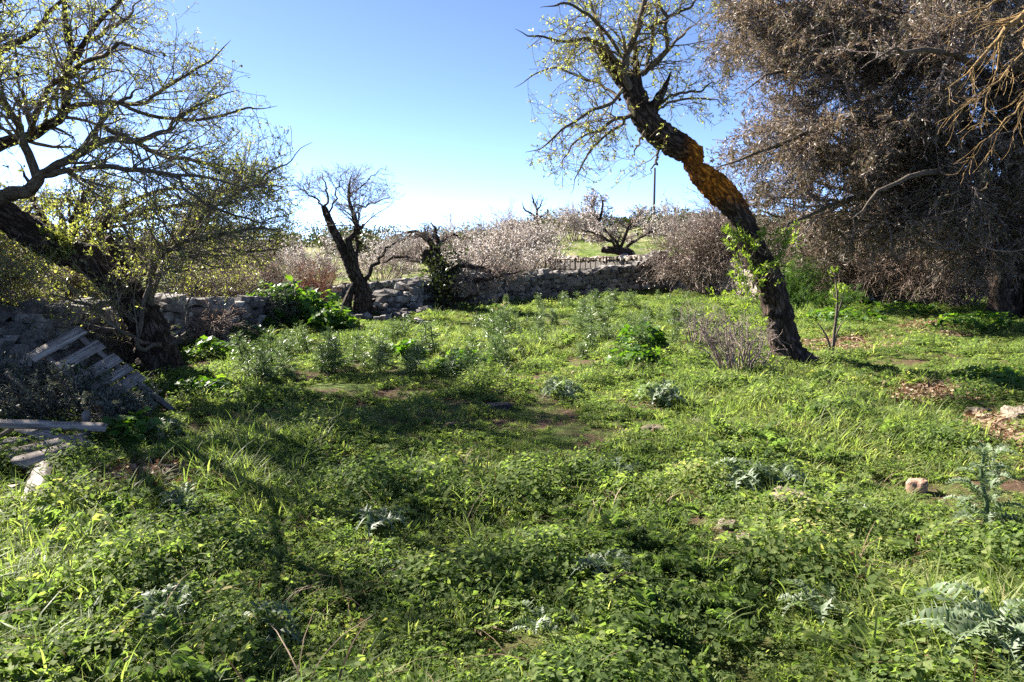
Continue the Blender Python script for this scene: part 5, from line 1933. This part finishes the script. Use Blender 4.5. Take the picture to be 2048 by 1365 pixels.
leafy_plant("mallow_bush", "large glossy bright green mallow bush left of the hollow bare tree", "bush", G(596, 652), .80, .85, 620, .085, 501)
leafy_plant("mallow_bush", "rounded green mallow bush in the gap at the end of the left wall", "bush", W(548, 612, 18.5) * (1, 1, 0), .75, .75, 480, .085, 502)
leafy_plant("mallow_bush", "lower green mallow bush at the foot of the hollow bare tree", "bush", G(668, 658), .5, .45, 260, .075, 503)
leafy_plant("mallow_bush", "small bright mallow beside the boards under the left wall", "bush", G(488, 678), .35, .28, 130, .06, 504)
leafy_plant("mallow_bush", "low green mallow beyond the collapsed wall", "bush", (-3.1, 24.0, float(ground_z(-3.1, 24.0))), .8, .95, 360, .09, 505)
leafy_plant("broad_leaf_plant", "lush bright green broad-leaved plant among thistles right of centre", "plant", G(1285, 705), .42, .42, 200, .075, 506)
leafy_plant("broad_leaf_plant", "dark green broad-leaved plant below the lush bright one", "plant", G(1275, 735), .42, .28, 190, .06, 507)
leafy_plant("broad_leaf_plant", "bright green leafy plant within the central thistle clump", "plant", G(815, 720), .28, .3, 120, .06, 508)
leafy_plant("broad_leaf_plant", "low dark leafy plant in front of the central thistle clump", "plant", G(930, 742), .5, .25, 200, .05, 509)
leafy_plant("broad_leaf_plant", "green leafy plant at the foot of the leaning left almond", "plant", G(420, 715), .4, .3, 190, .055, 510)
leafy_plant("broad_leaf_plant", "leafy plant in shade right of the leaning left almond's foot", "plant", G(400, 800), .38, .24, 170, .05, 511)
leafy_plant("broad_leaf_plant", "leafy green plant in dappled shade beside the plank pile", "plant", G(268, 880), .30, .24, 130, .05, 512)
leafy_plant("nettle_patch", "green nettles at the edge of the olive's shade", "plant", G(1800, 630), 1.1, .32, 420, .06, 513)
leafy_plant("nettle_patch", "dark nettles in the deep shade under the olive stems", "plant", G(1960, 660), .9, .35, 380, .06, 514)
leafy_plant("nettle_patch", "nettles in the sun right of the giant fennel", "plant", G(1690, 640), .9, .25, 320, .055, 515)
leafy_plant("nettle_patch", "leafy nettles above the litter at the right edge", "plant", G(2010, 770), .5, .2, 240, .045, 516)

# giant fennel behind the crooked trunk
shrub("giant_fennel", "tall feathery giant fennel just right of the crooked almond trunk", "plant", W(1592, 610, 19.0)[:2], (.55, .5, 1.45), 521, M['fennel'], n0=26, dens=(9, 12),
      foliage=('fennel', 5, .10, .007, 1.0), rmin=(.003, .0025, .002))
shrub("giant_fennel", "low feathery fennel mound to the right of the tall one", "plant", W(1665, 612, 19.5)[:2], (.8, .5, .65), 522, M['fennel'], n0=30, dens=(9, 14),
      foliage=('fennel', 5, .09, .007, 1.0), rmin=(.003, .0025, .002))


def sapling():
    rng = np.random.default_rng(531)
    d0 = 10.9
    base = G(1664, 716)
    d0 = base[1]
    root = thing("almond_sapling", "slender almond sapling with a few lime leaves right of the crooked trunk", "sapling", base)
    T = [[(1664, 718, 0, 9), (1668, 670, 0, 7), (1674, 620, 0, 6), (1674, 580, 0, 5), (1668, 548, 0, 3)],
         [(1664, 718, 0, 7), (1656, 680, -.1, 5), (1642, 655, -.2, 3), (1628, 640, -.2, 2)],
         [(1672, 640, 0, 4), (1684, 600, .1, 3), (1690, 570, .1, 2)],
         [(1666, 700, 0, 5), (1676, 660, .1, 4), (1690, 640, .2, 2)]]
    LP, LR = limb_arrays(T, d0, 8)
    for i in range(len(LP)):
        m = MB()
        tubes(m, LP[i][None], LR[i][None], 6)
        part("stem", m, M['bark_limb'], root, base)
    A, AR = grow(rng, LP[[0, 2]], LR[[0, 2]], 10, .06, .2, 45, .15, (0, 0, .2), .6, 4, tmin=.5, rmin=.002)
    m = MB()
    tubes(m, A, AR, 3)
    part("twigs", m, M['twig'], root, base, kind='stuff')
    m = MB()
    tip_leaves(m, rng, A, 12, .05, .018, .9, .2, .2)
    part("foliage", m, M['leaf_sprout'], root, base, kind='stuff')


sapling()


# ------------------------------------------------------------------ grass, weeds and litter (uncountable): instanced clumps
def clump_grass(rng, n, rad, h0, h1, droop, wid):
    a = rng.uniform(0, 6.283, n)
    q = rad * np.sqrt(rng.random(n))
    st = np.stack([np.cos(a) * q, np.sin(a) * q, np.full(n, -.01)], 1)
    az = a + rng.normal(size=n) * .9
    out = np.stack([np.cos(az), np.sin(az), np.zeros(n)], 1)
    H = rng.uniform(h0, h1, n)
    K = 5
    t = np.linspace(0, 1, K)
    dr = droop * rng.uniform(.2, 1.5, n)
    P = st[:, None] + H[:, None, None] * (t[None, :, None] * np.array([0, 0, 1.0]) + (dr[:, None] * t[None] ** 1.8)[..., None] * out[:, None])
    P[:, :, 2] -= H[:, None] * (dr[:, None] ** 2) * .35 * t[None] ** 3
    side = np.stack([-np.sin(az + rng.normal(size=n) * .5), np.cos(az), np.zeros(n)], 1)
    w = wid * rng.uniform(.6, 1.3, n)[:, None] * (1 - t ** 2.2)[None] * .5 + .0004
    V = np.stack([P - side[:, None] * w[..., None], P + side[:, None] * w[..., None]], 2)
    mb = MB()
    i = (np.arange(n) * K * 2)[:, None] + (np.arange(K - 1) * 2)[None]
    qd = np.stack([i, i + 1, i + 3, i + 2], -1).reshape(-1, 4)
    mb.add(V, quads=qd, rnd=np.repeat(rng.random(n), K * 2))
    return mb


def clump_round(rng, n, rad, h, size, lobes=3):
    mb = MB()
    a = rng.uniform(0, 6.283, n)
    q = rad * np.sqrt(rng.random(n))
    z = h * rng.uniform(.3, 1, n) * (1.1 - .5 * q / rad)
    P = np.stack([np.cos(a) * q, np.sin(a) * q, z], 1)
    lobed_leaf(mb, rng, P, np.stack([np.cos(a) * .4, np.sin(a) * .4, np.ones(n)], 1) + rng.normal(size=(n, 3)) * .4, size * rng.uniform(.5, 1.3, n), lobes, 8)
    return mb


def clump_pinnate(rng, nf, L, pairs, lw, el0=.35):
    mb = MB()
    for k in range(nf):
        az = k * 2.399 + rng.normal() * .3
        el = el0 + rng.uniform(-.2, .6)
        ll = L * rng.uniform(.6, 1.2)
        t = np.linspace(.15, 1, pairs)
        r = ll * t
        P = np.stack([np.cos(az) * r * math.cos(el), np.sin(az) * r * math.cos(el), r * math.sin(el) - ll * .45 * t ** 2 + .01], 1)
        d = nrm(np.gradient(P, axis=0))
        s = nrm(np.cross(d, (0, 0, 1.0)))
        sz_ = lw * ll * (np.sin(np.pi * (.2 + .75 * t)) + .15)
        for g in (1, -1):
            leaves(mb, rng, P, s * g + d * .45 + rng.normal(size=P.shape) * .12, sz_, sz_ * .5, curl=.15)
    return mb


def clump_rosette(rng, n, L, Wd):
    mb = MB()
    az = np.arange(n) * 2.399 + rng.normal(size=n) * .3
    el = rng.uniform(.1, 1.0, n)
    D = np.stack([np.cos(az) * np.cos(el), np.sin(az) * np.cos(el), np.sin(el)], 1)
    P = np.zeros((n, 3)) + D * .01
    leaves(mb, rng, P, D, L * rng.uniform(.6, 1.2, n), Wd * rng.uniform(.7, 1.2, n), curl=.3)
    return mb


_g = np.random.default_rng(601)
CL = []      # (family, mesh)


def variant(fam, mb, mat):
    CL.append((fam, mb.mesh("clump_%02d_%s" % (len(CL), fam), M[mat])))


for k in range(3):
    variant('tall', clump_grass(_g, 38, .08, .045, .13, .9, .0052), 'grass')
for k in range(3):
    variant('short', clump_grass(_g, 44, .09, .03, .085, .7, .0042), 'grass')
for k in range(2):
    variant('lean', clump_grass(_g, 14, .05, .10, .22, 1.3, .0065), 'grass')
for k in range(3):
    variant('round', clump_round(_g, 84, .11, .08, .0085, 3), 'weed')
for k in range(2):
    variant('mallow', clump_round(_g, 26, .10, .10, .0145, 5), 'weed')
for k in range(3):
    variant('fern', clump_pinnate(_g, 12, .13, 9, .22), 'weed')
for k in range(2):
    variant('rosette', clump_rosette(_g, 18, .10, .020), 'weed')
for k in range(2):
    variant('mound', clump_round(_g, 210, .17, .17, .0095, 4), 'weed')
for k in range(2):
    variant('bigfern', clump_pinnate(_g, 15, .21, 11, .20, .5), 'weed')
for k in range(2):
    variant('straw', clump_grass(_g, 9, .10, .08, .22, 1.2, .0035), 'leaf_dry')
mbp = clump_round(_g, 30, .10, .07, .011, 3)
variant('flower', mbp, 'weed')
for k in range(2):
    mb = MB()
    n = 26
    P = np.stack([_g.normal(size=n) * .09, _g.normal(size=n) * .09, _g.uniform(.004, .03, n)], 1)
    D = np.stack([_g.normal(size=n), _g.normal(size=n), _g.normal(size=n) * .25], 1)
    leaves(mb, _g, P, D, .06 * _g.uniform(.5, 1.3, n), .022 * _g.uniform(.5, 1.3, n), curl=.4)
    variant('litter', mb, 'leaf_dry')
FAM = {}
for i, (f, me) in enumerate(CL):
    FAM.setdefault(f, []).append(i)


def project(x, y, z):
    dz = z - CAMZ
    zc = y * _cp - dz * _sp
    yc = y * _sp + dz * _cp
    return 1024 + F * x / zc, 682.5 - F * yc / zc


def zone(u, v, zs):
    w = np.zeros_like(u)
    for (cx, cy, rx, ry) in zs:
        w = np.maximum(w, np.clip(1.6 - 1.6 * (((u - cx) / rx) ** 2 + ((v - cy) / ry) ** 2), 0, 1))
    return w


BARE = [(690, 778, 75, 16), (790, 790, 60, 16), (900, 806, 60, 14), (1180, 872, 90, 18), (1470, 1075, 70, 26), (1870, 785, 85, 16), (1990, 872, 70, 28), (1740, 760, 40, 10),
        (1690, 688, 70, 14), (1880, 655, 60, 12), (300, 955, 120, 30), (210, 985, 80, 24), (120, 905, 100, 44), (75, 975, 55, 60), (1330, 1310, 60, 20), (1250, 1060, 60, 18), (1000, 790, 40, 10), (990, 812, 50, 9),
        (200, 1350, 60, 20), (760, 1230, 40, 14), (1050, 1300, 36, 14), (1600, 1330, 60, 16), (1000, 980, 50, 14)]
TALL = [(1620, 800, 330, 70), (1750, 900, 300, 80), (240, 1130, 230, 50), (100, 1200, 160, 60), (520, 900, 160, 50), (560, 1010, 140, 40), (430, 960, 120, 50), (1450, 850, 200, 60),
        (1700, 1010, 200, 50), (480, 800, 120, 40), (1850, 1010, 200, 60), (1000, 690, 400, 50)]
TURF = [(800, 650, 140, 16), (1050, 640, 200, 20), (780, 770, 200, 40), (950, 850, 260, 60), (1050, 920, 160, 50)]
LITTER = [(1870, 785, 100, 22), (1990, 872, 80, 34), (1700, 685, 110, 24), (1880, 655, 80, 20), (300, 960, 100, 24)]


def fbm(x, y, s, seed):
    return np.array([mnoise.noise(Vector((a * s, b * s, seed))) for a, b in zip(x, y)])


def scatter():
    rng = np.random.default_rng(611)
    X, Y, B = [], [], []
    for (y0, y1, dn) in ((1.6, 4.0, 520), (4.0, 6.5, 330), (6.5, 10, 190), (10, 15, 110), (15, 22, 64), (22, 33, 34), (33, 60, 5)):
        wmax = .78 * y1 + 1.0
        n = int(dn * 2 * wmax * (y1 - y0))
        x = rng.uniform(-wmax, wmax, n)
        y = rng.uniform(y0, y1, n)
        ok = np.abs(x) < .78 * y + 1.0
        X.append(x[ok])
        Y.append(y[ok])
    X, Y = np.concatenate(X), np.concatenate(Y)
    Z = ground_z(X, Y)
    u, v = project(X, Y, Z)
    n1 = fbm(X, Y, .55, 1.0)
    n2 = fbm(X, Y, 1.6, 5.0)
    n3 = fbm(X, Y, .9, 9.0)
    bare = zone(u, v, BARE)
    tall = zone(u, v, TALL)
    turf = zone(u, v, TURF)
    lit = zone(u, v, LITTER)
    cover = np.clip(.74 + .75 * n2 + .3 * n1 - 1.0 * bare, .02, 1)
    ok = rng.random(len(X)) < cover
    X, Y, Z, n1, n2, n3, bare, tall, turf, lit, u, v = [a[ok] for a in (X, Y, Z, n1, n2, n3, bare, tall, turf, lit, u, v)]
    N = len(X)
    fams = ['tall', 'short', 'lean', 'round', 'mallow', 'fern', 'rosette', 'flower', 'litter', 'mound', 'bigfern', 'straw']
    w = np.zeros((N, len(fams)))
    w[:, 0] = np.clip(.26 + .8 * n1 + .85 * tall - .3 * turf - .2 * bare, .02, 3)
    w[:, 1] = np.clip(.55 + .3 * n2 + 1.6 * turf, .1, 3)
    w[:, 2] = np.clip(.10 + .5 * n1 + .5 * tall - .1 * turf, .01, 2)
    w[:, 3] = np.clip(.80 - .7 * n1 - .4 * tall + .5 * n3, .05, 3)
    w[:, 4] = np.clip(.20 + .9 * n3 - .2 * tall, .01, 2)
    w[:, 5] = np.clip(.85 - .6 * n3 - .6 * n1 - .2 * tall, .03, 2)
    w[:, 6] = np.clip(.18 - .4 * n2, .02, 1)
    w[:, 7] = .06
    w[:, 8] = .012 + .25 * bare
    w[:, 9] = np.clip(.9 * n2 + .5 * n3 - .12, 0, .8) * (1 - .7 * turf) * (1 - .8 * bare)
    w[:, 10] = np.clip(.9 * n3 - .5 * n2 - .02, 0, .6) * (1 - .7 * turf) * (1 - .8 * bare)
    w[:, 11] = .05 + .15 * bare + .05 * turf
    far = sstep(14, 24, Y)
    w[:, 3:7] *= (1 - .6 * far)[:, None]
    c = np.cumsum(w / w.sum(1, keepdims=True), 1)
    f = (rng.random(N)[:, None] > c).sum(1)
    f = np.minimum(f, len(fams) - 1)
    idx = np.zeros(N, int)
    for k, name in enumerate(fams):
        s = f == k
        idx[s] = rng.choice(FAM[name], s.sum())
    scl = rng.uniform(.65, 1.3, N) * (1 + .35 * sstep(9, 26, Y)) * (1 + .55 * n1 + .55 * n2) * np.where(turf > .3, .75, 1) * (1 + .25 * tall)
    scl = np.clip(scl, .4, 1.6)
    # extra litter
    m = 5200
    lx, ly = [], []
    for (cx, cy, rx, ry) in LITTER:
        for _ in range(m // len(LITTER) // 4):
            a, r = rng.uniform(0, 6.283), math.sqrt(rng.random())
            p = G(cx + rx * r * math.cos(a), cy + ry * r * math.sin(a))
            lx.append(p[0])
            ly.append(p[1])
    lx, ly = np.array(lx), np.array(ly)
    litter = (lx, ly, ground_z(lx, ly), rng.choice(FAM['litter'], len(lx)), rng.uniform(.7, 1.4, len(lx)))
    grass_f = np.isin(f, (0, 1, 2))
    return (X, Y, Z, idx, scl, grass_f), litter, rng


clump_col = bpy.data.collections.new("clump_library")     # library for instancing; not part of the scene
for i, (f, me) in enumerate(CL):
    clump_col.objects.link(bpy.data.objects.new("clump_%02d" % i, me))


def instancer(name, X, Y, Z, idx, scl, rng, label, cat):
    N = len(X)
    me = bpy.data.meshes.new(name)
    me.vertices.add(N)
    me.vertices.foreach_set("co", np.stack([X, Y, Z], 1).astype(np.float32).ravel())
    a = me.attributes.new("clump_index", 'INT', 'POINT')
    a.data.foreach_set("value", np.asarray(idx, np.int32))
    a = me.attributes.new("clump_scale", 'FLOAT', 'POINT')
    a.data.foreach_set("value", np.asarray(scl, np.float32))
    a = me.attributes.new("clump_rotation", 'FLOAT_VECTOR', 'POINT')
    r = np.stack([rng.normal(size=N) * .12, rng.normal(size=N) * .12, rng.uniform(0, 6.283, N)], 1)
    a.data.foreach_set("vector", r.astype(np.float32).ravel())
    o = link(name, me)
    ng = bpy.data.node_groups.new(name + "_nodes", 'GeometryNodeTree')
    ng.interface.new_socket("Geometry", in_out='INPUT', socket_type='NodeSocketGeometry')
    ng.interface.new_socket("Geometry", in_out='OUTPUT', socket_type='NodeSocketGeometry')
    nd, lk = ng.nodes, ng.links
    gi, go = nd.new('NodeGroupInput'), nd.new('NodeGroupOutput')
    ip = nd.new('GeometryNodeInstanceOnPoints')
    ci = nd.new('GeometryNodeCollectionInfo')
    ci.inputs['Collection'].default_value = clump_col
    ci.inputs['Separate Children'].default_value = True
    ci.inputs['Reset Children'].default_value = True
    ip.inputs['Pick Instance'].default_value = True

    def named(nm, ty):
        k = nd.new('GeometryNodeInputNamedAttribute')
        k.data_type = ty
        k.inputs['Name'].default_value = nm
        return [s for s in k.outputs if s.enabled and s.name == 'Attribute'][0]
    lk.new(gi.outputs[0], ip.inputs['Points'])
    lk.new(ci.outputs[0], ip.inputs['Instance'])
    lk.new(named("clump_index", 'INT'), ip.inputs['Instance Index'])
    lk.new(named("clump_scale", 'FLOAT'), ip.inputs['Scale'])
    lk.new(named("clump_rotation", 'FLOAT_VECTOR'), ip.inputs['Rotation'])
    lk.new(ip.outputs[0], go.inputs[0])
    md = o.modifiers.new("clumps", 'NODES')
    md.node_group = ng
    tag(o, label, cat, kind='stuff')
    return o


(gx, gy, gz_, gi_, gs, gf), lit, _r = scatter()
print("ground clumps", len(gx))
instancer("grass", gx[gf], gy[gf], gz_[gf], gi_[gf], gs[gf], _r, "bright green grass covering the clearing", "grass")
instancer("weeds", gx[~gf], gy[~gf], gz_[~gf], gi_[~gf], gs[~gf], _r, "low leafy weeds growing through the grass", "weeds")
instancer("leaf_litter", *lit[:5], _r, "dry brown leaf litter on the bare soil", "leaf litter")
